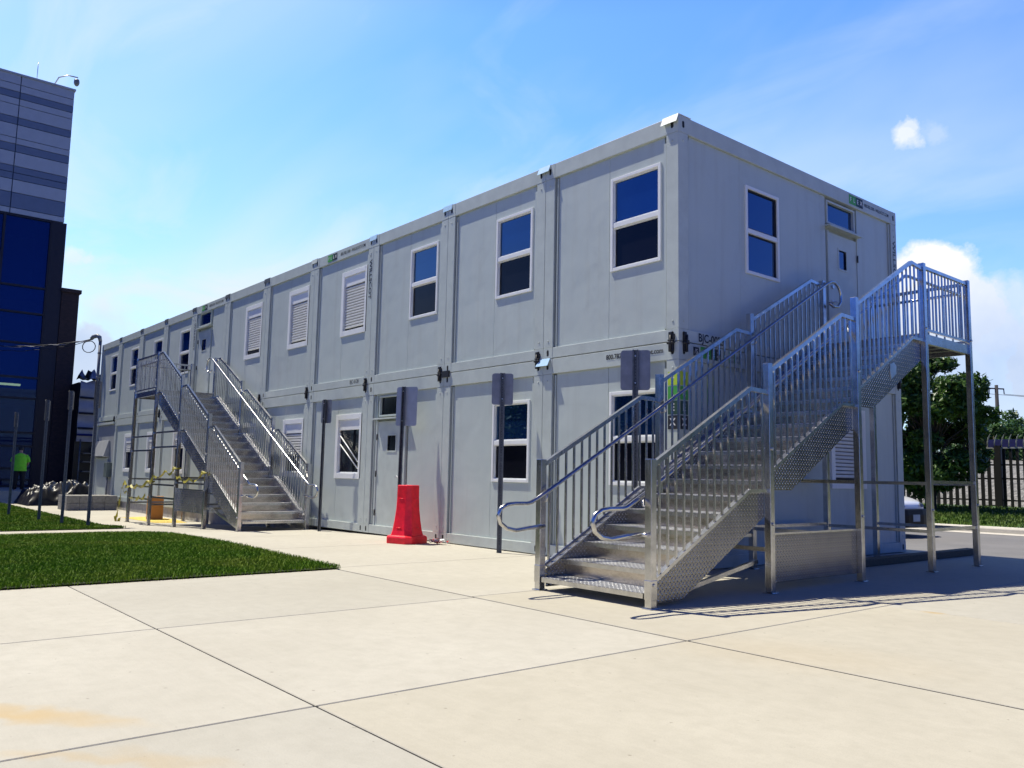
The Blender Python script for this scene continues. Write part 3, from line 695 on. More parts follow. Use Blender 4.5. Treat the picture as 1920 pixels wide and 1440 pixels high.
def make_module(k, lv):
    z0 = .012 if lv == 0 else H1; z1 = H1 - .010 if lv == 0 else HT
    xr = -k * W - GAP / 2; xl = -(k + 1) * W + GAP / 2
    upper = lv == 1
    storey = 'upper' if upper else 'lower'
    feats = {(0, 1): 'corner office container with door and window in its shaded end wall',
             (1, 1): 'office container beside the upper corner one, dark double-hung window',
             (2, 1): 'office container with plain window, just right of the lettered one',
             (3, 1): 'office container with vertical black lettering beside a closed shutter',
             (4, 1): 'office container with a closed shutter, left of the lettered shutter one',
             (5, 1): 'office container, shutter not quite closed, right of the far upper door',
             (6, 1): 'office container with the far upper door, reached by the far stairs',
             (7, 1): 'office container with plain window just left of the far upper door',
             (8, 1): 'office container whose window shows behind the far stair landing',
             (9, 1): 'office container second from the far left end, narrow dark window',
             (10, 1): 'office container at the far left end under the cable mast',
             (0, 0): 'corner office container behind the near stairs, with phone number and lettered squares',
             (1, 0): 'office container, window behind the sign post left of the near stairs',
             (2, 0): 'office container with the door behind the red plastic barrier',
             (3, 0): 'office container with a half-raised shutter, right of the far stairs',
             (4, 0): 'office container half hidden by the right rail of the far stairs',
             (5, 0): 'office container hidden behind the bottom steps of the far stairs',
             (6, 0): 'office container behind the upper flights of the far stairs',
             (7, 0): 'office container behind the far stair frame, nearest the brown box',
             (8, 0): 'office container, half-drawn shutter behind the far landing legs',
             (9, 0): 'office container at the far left end, beside the utility cabinet'}
    T = thing('office_container', storey + ' grey ' + feats[(k, lv)], 'container', (-(k + .5) * W, 0, z0), 'stacked grey office containers')
    RB, RTp = .150, .215
    yb = DEP
    # --- steel frame: rails and posts
    mb = MB()
    zb, zt = z0 + RB, z1 - RTp
    for (ya, yc) in ((0, .14), (yb - .14, yb)):
        mb.box(xl + PW, xr - PW, ya, yc, z0, zb); mb.box(xl + PW, xr - PW, ya, yc, zt, z1)
    for (xa, xb) in ((xl, xl + .14), (xr - .14, xr)):
        mb.box(xa, xb, PW, yb - PW, z0, zb); mb.box(xa, xb, PW, yb - PW, zt, z1)
    build('rail_frame', mb, M['frame'], T, bevel=.006)
    for (xa, xb) in ((xl, xl + PW), (xr - PW, xr)):
        for (ya, yc) in ((0, PW), (yb - PW, yb)):
            mb = MB(); mb.box(xa, xb, ya, yc, zb + .002, zt - .002)
            # rivets / screws on the face
            if ya == 0:
                for zz in (zb + .10, zt - .10): mb.tube([((xa + xb) / 2, .002, zz), ((xa + xb) / 2, -.008, zz)], .014, 8)
            elif k == 0 and xb == xr: pass
            if k == 0 and xb == xr:
                for zz in (zb + .10, zt - .10): mb.tube([(xr - .002, (ya + yc) / 2, zz), (xr + .006, (ya + yc) / 2, zz)], .016, 8)
            build('corner_post', mb, M['frame'], T, bevel=.006)
            if ya == 0 or (k == 0 and xb == xr):
                for (za, zc) in ((z0, zb), (zt, z1)):
                    cb = MB(); cb.box(xa - (0 if xb != xr else 0), xb + (.0015 if k == 0 and xb == xr else 0), ya - (.0025 if ya == 0 else 0), yc, za, zc)
                    def oval(cx, cy, cz, ax):
                        pts = []
                        for i in range(12):
                            t = 2 * PI * i / 12; a = .024 * math.cos(t); b = .024 * math.sin(t) + (.022 if math.sin(t) > 0 else -.022)
                            pts.append((cx + a, cy, cz + b) if ax == 'y' else (cx, cy + a, cz + b))
                        return pts
                    cz = (za + zc) / 2
                    if ya == 0: cb.prism(oval((xa + xb) / 2, -.0035, cz, 'y'), (0, .004, 0), 1)
                    if k == 0 and xb == xr: cb.prism(oval(xr + .0025, (ya + yc) / 2, cz, 'x'), (-.003, 0, 0), 1)
                    build('corner_block', cb, [M['frame'], M['dark']], T, bevel=.004)
    # --- body: back wall, sides, floor and roof
    mb = MB()
    mb.box(xl + .02, xr - (.085 if k == 0 else .02), .097, yb - .03, z0 + .03, z1 - .04)
    build('body', mb, M['paint'], T)
    # --- front wall: two panels, post grooves, window/door cut-outs
    pl, pr = xl + PW, xr - PW
    gl, gr = pl + .065, pr - .05        # panel edges
    mb = MB()
    def F(a, d, z): return (xr + a, d, z)
    door = None; win = None
    if (k, lv) in ((6, 1), (2, 0)): door = True
    elif (k, lv) in ((3, 1), (4, 1), (5, 1), (3, 0), (4, 0), (7, 0), (8, 0), (9, 0), (5, 0), (6, 0)): win = 'r'
    else: win = 'p'
    seam = xr - 1.188
    wz0, wz1 = (H1 + 1.045, H1 + 2.315) if upper else (1.0, 2.2)
    cut = None
    if win == 'p': cut = (-1.155, -.295, wz0, wz1)
    if win == 'r': cut = (-1.235, -.20, wz0 - .02, wz1 + .02)
    if door: cut = (-2.155, -1.05, z0 + .09, z0 + 2.70 if upper else 2.53)
    def panel(mbx, a, b):
        ca, cb_, c0, c1 = (xr + cut[0] + .02, xr + cut[1] - .02, cut[2] + .02, cut[3] - .02)
        lo, hi = max(a, ca), min(b, cb_)
        if hi - lo < .01:
            mbx.box(a, b, REC, .096, zb + .001, zt - .001); return
        if lo > a: mbx.box(a, lo, REC, .096, zb + .001, zt - .001)
        if hi < b: mbx.box(hi, b, REC, .096, zb + .001, zt - .001)
        if c0 > zb + .002: mbx.box(lo, hi, REC, .096, zb + .001, c0)
        if c1 < zt - .002: mbx.box(lo, hi, REC, .096, c1, zt - .001)
    panel(mb, gl, seam - .003); panel(mb, seam + .003, gr)
    # beads beside the posts
    mb.box(gl - .022, gl - .008, .018, .096, zb + .001, zt - .02); mb.box(gr + .006, gr + .040, .010, .096, zb + .02, zt - .10)
    build('wall_panel', mb, M['paint'], T)
    if win == 'p': plain_window(T, lambda a, d, z: (xr + a, d + REC - .022, z), cut[0], cut[1], cut[2], cut[3])
    if win == 'r':
        drop = {(3, 1): 1.0, (4, 1): 1.0, (5, 1): .93, (3, 0): .06, (4, 0): .62, (7, 0): .35, (8, 0): .42, (9, 0): .40}.get((k, lv), 1.0)
        roller_window(T, lambda a, d, z: (xr + a, d + REC - .026, z), cut[0], cut[1], cut[2], cut[3], drop, (k, lv) == (3, 0))
    if door:
        zs = z0 + .125
        if upper: door_unit(T, lambda a, d, z: (xr + a, d + REC - .012, z), -2.09, -1.20, zs, H1 + 2.12, H1 + 2.28, H1 + 2.60, -2.06, -1.24, (-2.16, -1.12, H1 + 2.19), (H1 + 1.57, H1 + 1.87), (-1.80, -1.50), -1.30)
        else: door_unit(T, lambda a, d, z: (xr + a, d + REC - .012, z), -2.09, -1.20, zs, 2.03, 2.15, 2.47, -2.03, -1.24, (-2.16, -1.08, 2.075), (1.50, 1.77), (-1.74, -1.47), -1.27)
        mb = MB(); mb.box(xr - 2.155 + .02, xr - 1.05 - .02, .084, .095, z0 + .11, (z0 + 2.68) if upper else 2.51); build('door_surround', mb, M['frame'], T)
    # --- roof edge cover at the right-hand joint
    if upper:
        mt = 'capw' if k in (0,) else 'cap' if k in (1, 2, 3) else 'frame' if k == 4 else 'capd'
        wdt = .25 if k < 5 else .30; cx = xr - (.12 if k == 0 else 0.02)
        yo, dr = (-.045, .105) if k in (0, 1) else (-.014, .09)
        a, b = cx - wdt / 2, cx + wdt / 2 - (.0 if k else .0)
        mb = MB(); zt_ = z1 + .006
        prof = [(.25, zt_), (.004, zt_), (yo, zt_ - dr), (yo - .004, zt_ - dr), (-.003, zt_ + .006), (.25, zt_ + .006)]
        mb.prism([(a, y, z) for y, z in prof], (b - a, 0, 0)); build('joint_cover', mb, M[mt], T)
    # --- black stacking clamps hooking the two storeys together
    if upper:
        def clamp(cx, cy, ax):
            c = MB()
            def P(a, d, z): return (cx + a, cy - d, H1 + z) if ax == 'y' else (cx + d, cy + a, H1 + z)
            def bx(a0, a1, d0, d1, za, zc):
                t = MB().box(a0, a1, d0, d1, za, zc); t.xform(P); c.add(t.v, t.f)
            bx(-.035, .012, .004, .03, -.015, .11); bx(.014, .045, .004, .024, .02, .085); bx(-.035, .035, .004, .032, -.13, -.035)
            c.tube([P(-.05, .03, -.022), P(.05, .03, -.022)], .017, 8); c.tube([P(0, .036, -.12), P(0, .036, .07)], .013, 8); c.tube([P(-.04, .034, .012), P(.05, .034, .004)], .010, 6)
            build('stacking_clamp', c, M['clamp'], T)
        clamp(xr - .10, 0, 'y')
        if k == 0: clamp(xr, .105, 'x'); clamp(xr, yb - .10, 'x')
        if k == 2:
            c = MB().box(xr - .02, xr + .17, -.03, -.004, H1 - .075, H1 + .03); build('clamp_bracket', c, M['clamp'], T)
    if (k, lv) == (0, 0):
        mb = MB(); a, b = xl - .10, xl + .15
        prof = [(.03, z1 + .004), (-.004, z1 + .004), (-.055, z1 - .10), (-.060, z1 - .098), (-.008, z1 + .010), (.03, z1 + .010)]
        mb.prism([(a, y, z) for y, z in prof], (b - a, 0, 0)); build('joint_cover', mb, M['cap'], T)
    # --- end wall of the corner pair
    if k == 0:
        E_ = lambda a, d, z: (xr - d, a, z)
        mb = MB(); ya, yc = PW + .055, yb - PW - .06
        seams = [1.32, 3.36]
        if upper: cuts = [(1.44, 2.235, H1 + 1.085, H1 + 2.30), (3.48, 4.47, H1 + .11, zt - .004)]
        else: cuts = [(3.50, 4.52, 1.0, 2.2)]
        edges = [ya] + seams + [yc]
        for a, b in zip(edges, edges[1:]):
            a += .0015; b -= .0015; cs = [c for c in cuts if c[0] < b and c[1] > a]
            if not cs: mb.box(xr - .096, xr - REC, a, b, zb + .001, zt - .001); continue
            c = cs[0]; lo, hi = max(a, c[0] + .02), min(b, c[1] - .02); c0, c1 = c[2] + .02, c[3] - .02
            if lo > a: mb.box(xr - .096, xr - REC, a, lo, zb + .001, zt - .001)
            if hi < b: mb.box(xr - .096, xr - REC, hi, b, zb + .001, zt - .001)
            if c0 > zb + .002: mb.box(xr - .096, xr - REC, lo, hi, zb + .001, c0)
            if c1 < zt - .03: mb.box(xr - .096, xr - REC, lo, hi, c1, zt - .001)
        mb.box(xr - .096, xr - .015, yc + .008, yc + .03, zb + .001, zt - .02); mb.box(xr - .096, xr - .012, ya - .04, ya - .006, zb + .001, zt - .06)
        build('end_wall_panel', mb, M['paint'], T)
        E2 = lambda a, d, z: (xr - (d + REC - .022), a, z)
        if upper:
            plain_window(T, E2, *cuts[0][:2], *cuts[0][2:], far_screen=False)
            door_unit(T, lambda a, d, z: (xr - (d + REC - .012), a, z), 3.60, 4.42, z0 + .125, H1 + 2.10, H1 + 2.25, H1 + 2.555, 3.56, 4.34, (3.49, 4.49, H1 + 2.165), (H1 + 1.58, H1 + 1.87), (3.88, 4.10), 3.67)
            mb = MB(); mb.box(xr - .095, xr - .084, 3.50, 4.45, z0 + .11, zt - .01); build('door_surround', mb, M['frame'], T)
        else: roller_window(T, lambda a, d, z: (xr - (d + REC - .026), a, z), *cuts[0][:2], *cuts[0][2:], 1.0)
    # --- lettering
    nx = (1, 0, 0); nz = (0, 0, 1); ny = (0, 1, 0); mz = (0, 0, -1)
    if (k, lv) == (0, 0):
        text('800.782.1500 - willscot.com', (-.72, -.0045, 2.655), nx, nz, .088, M['ink'], T, sx=.96, bold=.002)
        flex_logo(T, (-.095, -.0045, 2.30), nx, nz, .145, True)
        flex_logo(T, (xr + .0025, .095, 2.30), ny, nz, .145, True)
        c = Vector((xr + .002, .33, 2.655))
        sq = build('logo_square', MB().prism([c + Vector((0, -.055, -.055)), c + Vector((0, .055, -.055)), c + Vector((0, .055, .055)), c + Vector((0, -.055, .055))], (.0015, 0, 0)), M['ink'], T)
        text('/S', c + Vector((.003, 0, 0)), ny, nz, .085, M['inkw'], sq)
        flex_logo(T, (xr + .001, .47, 2.655), ny, nz, .13)
        for zz, ss in ((2.66, 'MAX GROSS'), (2.60, 'TARE  NET')):
            text(ss, (xr + .003, 1.15, zz), ny, nz, .05, M['ink'], T)
        for i in range(3):
            yy = 2.42 + i * .15
            mb = MB().box(xr + .001, xr + .003, yy, yy + .115, 2.60, 2.70); build('marking_square', mb, M['ink'], T)
        text('800.782.1500', (xr + .003, 1.25, 2.50), ny, nz, .0 + .055, M['ink'], T)
    if (k, lv) == (0, 1):
        text('BJC-0025', (xr + .003, .64, H1 + .075), ny, nz, .145, M['ink'], T, bold=.003, sx=.95)
        flex_logo(T, (xr + .001, 4.22, HT - .105), ny, nz, .135)
        text('800.782.1500 - WILLSCOT.COM', (xr + .003, 5.05, HT - .105), ny, nz, .072, M['ink'], T, bold=.001, sx=.82)
        text('\u00b7 WILLSCOT', (xr + .003, yb - .10, HT - .86), mz, ny, .125, M['ink'], T, bold=.002, sx=1.35)
    if (k, lv) in ((3, 1), (6, 1)):
        flex_logo(T, (xl + .62, -.0035, HT - .105), nx, nz, .125)
        text('800.782.1500 - WILLSCOT.COM', (xl + 1.62, -.0035, HT - .105), nx, nz, .085, M['ink'], T, sx=.85, bold=.001)
        tx = xr - .085 if k == 3 else xl + .09
        text('- WILLSCOT', (tx, -.0035, HT - .78), mz, nx, .13, M['ink'], T, bold=.003, sx=1.22)
        if k == 3: text('BJC-0128', (xr - .55, -.0035, H1 + .08), nx, nz, .105, M['ink'], T, sx=.85)
    return T
MODS = {}
for k in range(11):
    MODS[k, 1] = make_module(k, 1)
    if k < 10: MODS[k, 0] = make_module(k, 0)
# ------------------------------------------------------------------ aluminium staircases
def staircase(label, P, base, U, L, gfun, platemat, kick_units, kick_in, braces, tag_):
    """P(s, w, z) -> world.  s runs up the flight, w = 0 at the wall side, three units of length U and a landing L"""
    WD = 1.47; RZ = .966; ST = .161; Z0 = .13
    T = thing('metal_staircase', label, 'staircase', base, 'aluminium staircases with landings')
    def bx(mb, s0, s1, w0, w1, z0, z1, m=0):
        t = MB().box(s0, s1, w0, w1, z0, z1, m); t.xform(P); mb.add(t.v, t.f, m)
    def poly(mb, pts, w0, w1, m=0):
        t = MB().prism([(s, w0, z) for s, z in pts], (0, w1 - w0, 0)); t.xform(P); mb.add(t.v, t.f, m)
    tops = [1.26, 2.27, 3.22, 3.95]
    pw = .036
    wl, wr = pw, WD - pw
    # posts
    for side, w in ((0, wl), (1, wr)):
        for i in range(5):
            s = i * U if i < 4 else 3 * U + L
            if i == 4 and False: continue
            top = tops[min(i, 3)]
            if i == 4 and side == 0: top = 3.95
            g = gfun(*P(s, w, 0)[:2])
            mb = MB(); bx(mb, s - pw, s + pw, w - pw, w + pw, g + .012, top)
            if i == 0: bx(mb, s - pw - .004, s + pw + .004, w - pw - .004, w + pw + .004, g + .075, g + .24)
            bx(mb, s - .055, s + .055, w - .055, w + .055, g, g + .010)
            o = build('post', mb, M['alu'], T, bevel=.004)
            mb = MB()
            for zz in ([.20] if i == 0 else [.62 + .05 * i, tops[min(i, 3)] - .86]):
                ww = w + (pw if side else -pw); d = .014 if side else -.014
                mb.tube([P(s, ww, zz), P(s, ww + d, zz)], .016, 8)
            build('bolt', mb, M['steel'], o)
    # stringers
    for u in range(3):
        for side in (0, 1):
            w0, w1 = (.074, .094) if side == 0 else (WD - .094, WD - .074)
            zo = u * RZ; s0 = u * U
            pts = [(.040, .20), (.06, .215), (1.44 * U / 1.78, .968), (U - .040, .968), (U - .040, .74), (.46 * U / 1.78, .035), (.040, .035)]
            mb = MB(); poly(mb, [(s0 + a, b + zo) for a, b in pts], w0, w1)
            # top flange
            fl = [(.045, .214), (.06, .222), (1.44 * U / 1.78, .975), (U - .040, .975)]
            for (a, za), (b, zb) in zip(fl[1:], fl[2:]):
                q = MB().prism([(s0 + a, w0 - .014, za + zo - .004), (s0 + a, w1 + .014, za + zo - .004), (s0 + a, w1 + .014, za + zo + .008), (s0 + a, w0 - .014, za + zo + .008)], (b - a, 0, zb - za)); q.xform(P); mb.add(q.v, q.f, 1)
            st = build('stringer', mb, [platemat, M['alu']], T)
            if u == 2 and side == 1 and tag_:
                mb = MB(); c = Vector((s0 + .98, WD - .073, zo + .53))
                t = MB().prism([(c.x - .085, c.y, c.z - .01), (c.x - .075, c.y, c.z + .075), (c.x + .03, c.y, c.z + .11), (c.x + .085, c.y, c.z + .06), (c.x + .075, c.y, c.z - .03), (c.x - .06, c.y, c.z - .11)], (0, .004, 0)); t.xform(P); mb.add(t.v, t.f)
                build('rating_plate', mb, M['steel'], st)
    # steps
    for j in range(18):
        s0 = j * U / 6 - .045; s1 = (j + 1) * U / 6; z = Z0 + j * ST
        mb = MB(); bx(mb, s0 if j else -.03, s1, .096, WD - .096, z - .006, z, 0)
        bx(mb, (s0 if j else -.03) - .002, (s0 if j else -.03) + .026, .096, WD - .096, z - .048, z - .0062, 1)
        bx(mb, s1 - .012, s1 - .004, .096, WD - .096, z + .001, z + ST - (.0065 if j < 17 else .01), 2)
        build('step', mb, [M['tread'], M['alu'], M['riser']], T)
    zl = Z0 + 18 * ST
    # landing
    mb = MB()
    bx(mb, 3 * U - .04, 3 * U + L, .0, WD - .074, zl - .008, zl, 0)
    for (a, b, c, d) in ((3 * U + .04, 3 * U + L - .04, WD - .07, WD - .02), (3 * U + .04, 3 * U + L - .04, .075, .12)):
        bx(mb, a, b, c, d, zl - .13, zl - .0085, 1)
    for i in range(5):
        a = 3 * U + .06 + i * (L - .15) / 4; bx(mb, a, a + .045, .122, WD - .076, zl - .11, zl - .0088, 1)
    bx(mb, 3 * U + L - .03, 3 * U + L + .02, .075, WD - .075, zl - .13, zl - .0086, 1)
    build('landing', mb, [M['tread'], M['alu']], T)
    # railings
    def railing(top, bot, w, a, b, n, across=False):
        Q = (lambda s, z: P(s, w, z)) if not across else (lambda s, z: P(w, s, z))
        mb = MB(); mb.tube([Q(*p) for p in top], .021, 4, 0, True, True)
        R = build('railing', mb, M['alu'], T)
        mb = MB(); mb.tube([Q(*p) for p in bot], .016, 4, 0, True, True); build('bottom_rail', mb, M['alu'], R)
        def at(path, s):
            for (x0, z0), (x1, z1) in zip(path, path[1:]):
                if x0 - 1e-6 <= s <= x1 + 1e-6: return z0 + (z1 - z0) * (s - x0) / (x1 - x0)
            return path[-1][1]
        for i in range(n):
            s = a + (b - a) * (i + .5) / n
            mb = MB(); mb.tube([Q(s, at(bot, s) + .012), Q(s, at(top, s) - .018)], .0095, 4, 0, False, True)
            build('baluster', mb, M['alu'], R)
    for u in range(3):
        s0, zo = u * U, u * RZ + (.02 if u else 0)
        for w in (wl, wr):
            x = 1.46 * U / 1.78
            top = [(s0 + pw, zo + 1.215), (s0 + x, zo + 1.985), (s0 + U - pw, zo + 1.975)]
            if u == 2: top = [(s0 + pw, zo + 1.20), (s0 + x, zo + 1.95), (s0 + U - pw, zo + 1.92)]
            bz = u * RZ
            bot = [(s0 + pw, bz + .225), (s0 + 1.44 * U / 1.78, bz + .995), (s0 + U - pw, bz + .995)]
            railing(top, bot, w, s0 + pw + .02, s0 + U - pw - .02, 15)
    a, b = 3 * U + pw, 3 * U + L - pw
    railing([(a, 3.90), (b, 3.90)], [(a, zl + .05), (b, zl + .05)], wr, a, b, 13)
    railing([(wl + pw, 3.90), (wr - pw, 3.90)], [(wl + pw, zl + .05), (wr - pw, zl + .05)], 3 * U + L, wl + pw, wr - pw, 12, True)
    # round hand rails with looped ends
    f = U / 1.78
    for side, w in ((0, wl + pw + .055), (1, wr - pw - .055)):
        pth = [(.0, .615), (-.18, .605), (-.36, .585), (-.47, .605), (-.545, .655), (-.575, .725), (-.545, .79), (-.47, .825), (-.38, .835), (-.22, .835), (-.17, .845)]
        pth = [(-.035 + (s + .0), z) for s, z in pth] + [(.03, .962), (5.30 * f, .962 + (5.27) * .5545)]
        if side == 0: pth += [(5.42 * f, 3.935), (5.52 * f, 3.945), (5.62 * f, 3.90), (5.69 * f, 3.80), (5.68 * f, 3.68), (5.60 * f, 3.60), (5.48 * f, 3.585), (5.36 * f, 3.62)]
        else: pth = pth[:-1] + [(5.05 * f, .962 + 5.02 * .5545), (5.16 * f, 3.76), (3 * U + L - .04, 3.76)]
        mb = MB(); mb.tube([P(s, w, z) for s, z in pth], .0205, 10)
        hr = build('handrail', mb, M['alu'], T)
        for i in range(3):
            s = i * U; z = .962 + (s - .03) * .5545; ww = wl + pw if side == 0 else wr - pw
            mb = MB(); mb.tube([P(s, ww, z - .10), P(s, (w + ww) / 2 + (w - ww) * .45, z - .085), P(s, w, z - .018)], .010, 6)
            build('rail_bracket', mb, M['alu'], hr)
        ww = wl if side == 0 else wr
        mb = MB(); mb.tube([P(-.03, w, .615), P(-.03, ww, .615)], .018, 6); build('rail_bracket', mb, M['alu'], hr)
    mb = MB(); mb.tube([P(3 * U + L - .06, wr - .09, 3.76), P(3 * U + L - .06, wl + .06, 3.76)], .0205, 8); build('handrail', mb, M['alu'], T)
    # kick plates and bracing below
    for u in kick_units:
        w0, w1 = (WD - .070, WD - .062)
        s0 = u * U + .04
        mb = MB(); g = gfun(*P(s0, WD, 0)[:2])
        bx(mb, s0, s0 + U - .08, w0, w1, g + kick_in[0], g + kick_in[1]); bx(mb, s0, s0 + U - .08, w0 - .02, w1 + .012, g + kick_in[1] + .0005, g + kick_in[1] + .02, 1)
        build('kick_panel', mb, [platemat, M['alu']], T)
    for (sa, sb, w, z) in braces:
        g = gfun(*P(sa, WD, 0)[:2])
        mb = MB(); mb.tube([P(sa + pw, w, z + g), P(sb - pw, w, z + g)], .020, 4, 0, True, True); build('brace', mb, M['alu'], T)
    for (sx, z) in ((3 * U, 1.1), (3 * U + L, 1.1), (3 * U, .5), (3 * U + L, .5), (2 * U, 1.1), (2 * U, .5), (U, .42)):
        g = gfun(*P(sx, WD, 0)[:2])
        mb = MB(); mb.tube([P(sx, wl + pw, z + g), P(sx, wr - pw, z + g)], .020, 4, 0, True, True); build('brace', mb, M['alu'], T)
    mb = MB(); mb.tube([P(.5, .12, .09 + gfun(*P(.5, 0, 0)[:2])), P(U - .05, .12, .42 + gfun(*P(U, 0, 0)[:2]))], .022, 4, 0, True, True); build('brace', mb, M['alu'], T)
    mb = MB(); mb.tube([P(.35, WD - .16, .06 + gfun(*P(.4, 0, 0)[:2])), P(U - .05, WD - .16, .30)], .020, 4, 0, True, True); build('brace', mb, M['alu'], T)
    return T

U1 = 1.78; W_ = 1.47
staircase('large aluminium staircase at the near corner, climbing past the shaded end wall to a landing', lambda s, w, z: (.15 + w, -2.36 + s, z), (.88, -2.36, 0), U1, 1.38,
          lambda x, y: gz(x), M['plate_yz'], [1], (.09, .56),
          [(3 * U1, 3 * U1 + 1.38, 1.47 - .036, 1.12), (3 * U1, 3 * U1 + 1.38, 1.47 - .036, .52), (U1, 2 * U1, .036, .42), (U1, 2 * U1, .036, 1.1), (2 * U1, 3 * U1, .036, 1.1), (2 * U1, 3 * U1, .036, .52)], True)
U2 = 1.83
staircase('aluminium staircase running along the sunlit front to the far upper door', lambda s, w, z: (-9.27 - s, -.13 - w, z), (-9.27, -.86, gz(-9.27)), U2, 1.74,
          lambda x, y: gz(x), M['plate_xz'], [1], (.30, .78),
          [(3 * U2, 3 * U2 + 1.74, 1.47 - .036, 2.15), (2 * U2, 3 * U2, 1.47 - .036, 2.15), (3 * U2, 3 * U2 + 1.74, 1.47 - .036, 1.80), (2 * U2, 3 * U2, 1.47 - .036, 1.80), (3 * U2, 3 * U2 + 1.74, 1.47 - .036, .92), (2 * U2, 3 * U2, 1.47 - .036, .92), (U2, 2 * U2, 1.47 - .036, .92),
           (3 * U2, 3 * U2 + 1.74, 1.47 - .036, .62), (2 * U2, 3 * U2, 1.47 - .036, .62), (U2, 2 * U2, .036, .7), (2 * U2, 3 * U2, .036, .7), (0, U2, .1, .35)], False)
# ------------------------------------------------------------------ sign posts, barrier and small things
def sign_post(x, y, h, label, sw=0, sh=0, yaw=0.0, group='sign posts with blank backs', lean=(0, 0), ztop=None, off=0.0, postyaw=None, mat='signback'):
    g = gz(x) + .0
    T = thing('sign_post', label, 'sign post', (x, y, g), group)
    a = math.radians(yaw if postyaw is None else postyaw); c, s = math.cos(a), math.sin(a)
    def P(lx, ly, lz):
        k = lz / h
        return (x + lx * c - ly * s + lean[0] * k, y + lx * s + ly * c + lean[1] * k, g + lz)
    mb = MB()   # U-channel with holes down its web
    prof = [(-.036, -.014), (-.036, -.018), (-.020, -.018), (-.016, .014), (.016, .014), (.020, -.018), (.036, -.018), (.036, -.014), (.023, -.014), (.019, .018), (-.019, .018), (-.023, -.014)]
    n = len(prof); vs = [P(px, py, zz) for zz in (-.05, h) for px, py in prof]
    mb.add(vs, [list(range(n))[::-1], list(range(n, 2 * n))] + [(i, (i + 1) % n, n + (i + 1) % n, n + i) for i in range(n)])
    z = .12
    while z < h - .02:
        q = MB().box(-.005, .005, .0185, .0195, z, z + .012); q.xform(P); mb.add(q.v, q.f, 1)
        q = MB().box(-.005, .005, .0125, .0135, z, z + .012); q.xform(P); mb.add(q.v, q.f, 1); z += .0254 * 1.5
    build('post', mb, [M['pole'], M['dark']], T)
    if sw:
        b = math.radians(yaw); cb_, sb = math.cos(b), math.sin(b)
        zt = h if ztop is None else ztop
        pts = []; r = .035
        for (cx, cz, a0) in ((sw / 2 - r, sh / 2 - r, 0), (-sw / 2 + r, sh / 2 - r, 90), (-sw / 2 + r, -sh / 2 + r, 180), (sw / 2 - r, -sh / 2 + r, 270)):
            for t in (0, 30, 60, 90): pts.append((cx + r * math.cos(math.radians(a0 + t)), cz + r * math.sin(math.radians(a0 + t))))
        def S(lx, ly, lz):
            k = lz / h
            return (x + lx * cb_ - ly * sb + lean[0] * k, y + lx * sb + ly * cb_ + lean[1] * k, g + lz)
        mb = MB(); q = MB().prism([(px + off, .021, zt - sh / 2 - .004 + pz) for px, pz in pts], (0, .003, 0)); q.xform(S); mb.add(q.v, q.f)
        pl = build('sign_plate', mb, M[mat], T)
        mb = MB()
        for zz in (zt - .08, zt - sh + .08): mb.tube([S(off * 0, -.018, zz), S(off * 0, -.030, zz)], .009, 6)
        build('bolt', mb, M['steel'], T)
    return T
# front row along the building: plates' backs towards us
vdir = lambda x, y: math.degrees(math.atan2(y - CAM.y, x - CAM.x)) - 90
sign_post(-.425, -.30, 2.65, 'sign post with blank plate back rising behind the near stairs', .36, .49, vdir(-.425, -.30) - 6, off=-.004)
sign_post(-3.01, -.27, 2.58, 'sign post with small blank plate left of the near stairs, before a dark window', .31, .46, vdir(-3.01, -.27) - 2)
sign_post(-5.68, -.28, 2.56, 'leaning sign post with large pale plate, behind the red barrier', .40, .66, vdir(-5.68, -.28) - 30, lean=(.06, -.01), off=.05, mat='signpale')
sign_post(-8.50, -.27, 2.55, 'sign post with narrow plate seen almost edge on, beside the far stair foot', .31, .46, vdir(-8.5, -.27) - 52, off=.03)
# bare posts standing in the second lawn
for (x, y, h, sw, sh, yw, lab) in ((-14.3, -3.0, 3.32, .31, .62, 62, 'tallest lawn post, in front of the utility cabinet, its plate edge on'),
                                   (-15.9, -3.2, 3.20, .31, .46, 66, 'lawn post with a narrow plate in front of the plastic-wrapped scaffold'),
                                   (-17.45, -3.4, 3.05, .31, .52, 68, 'lawn post against the dark brick pier'),
                                   (-20.35, -3.6, 2.85, .31, .40, 72, 'lawn post in front of the person in the lime shirt')):
    sign_post(x, y, h, lab, sw, sh, vdir(x, y) + yw, 'posts in the second lawn', off=.05, postyaw=vdir(x, y))

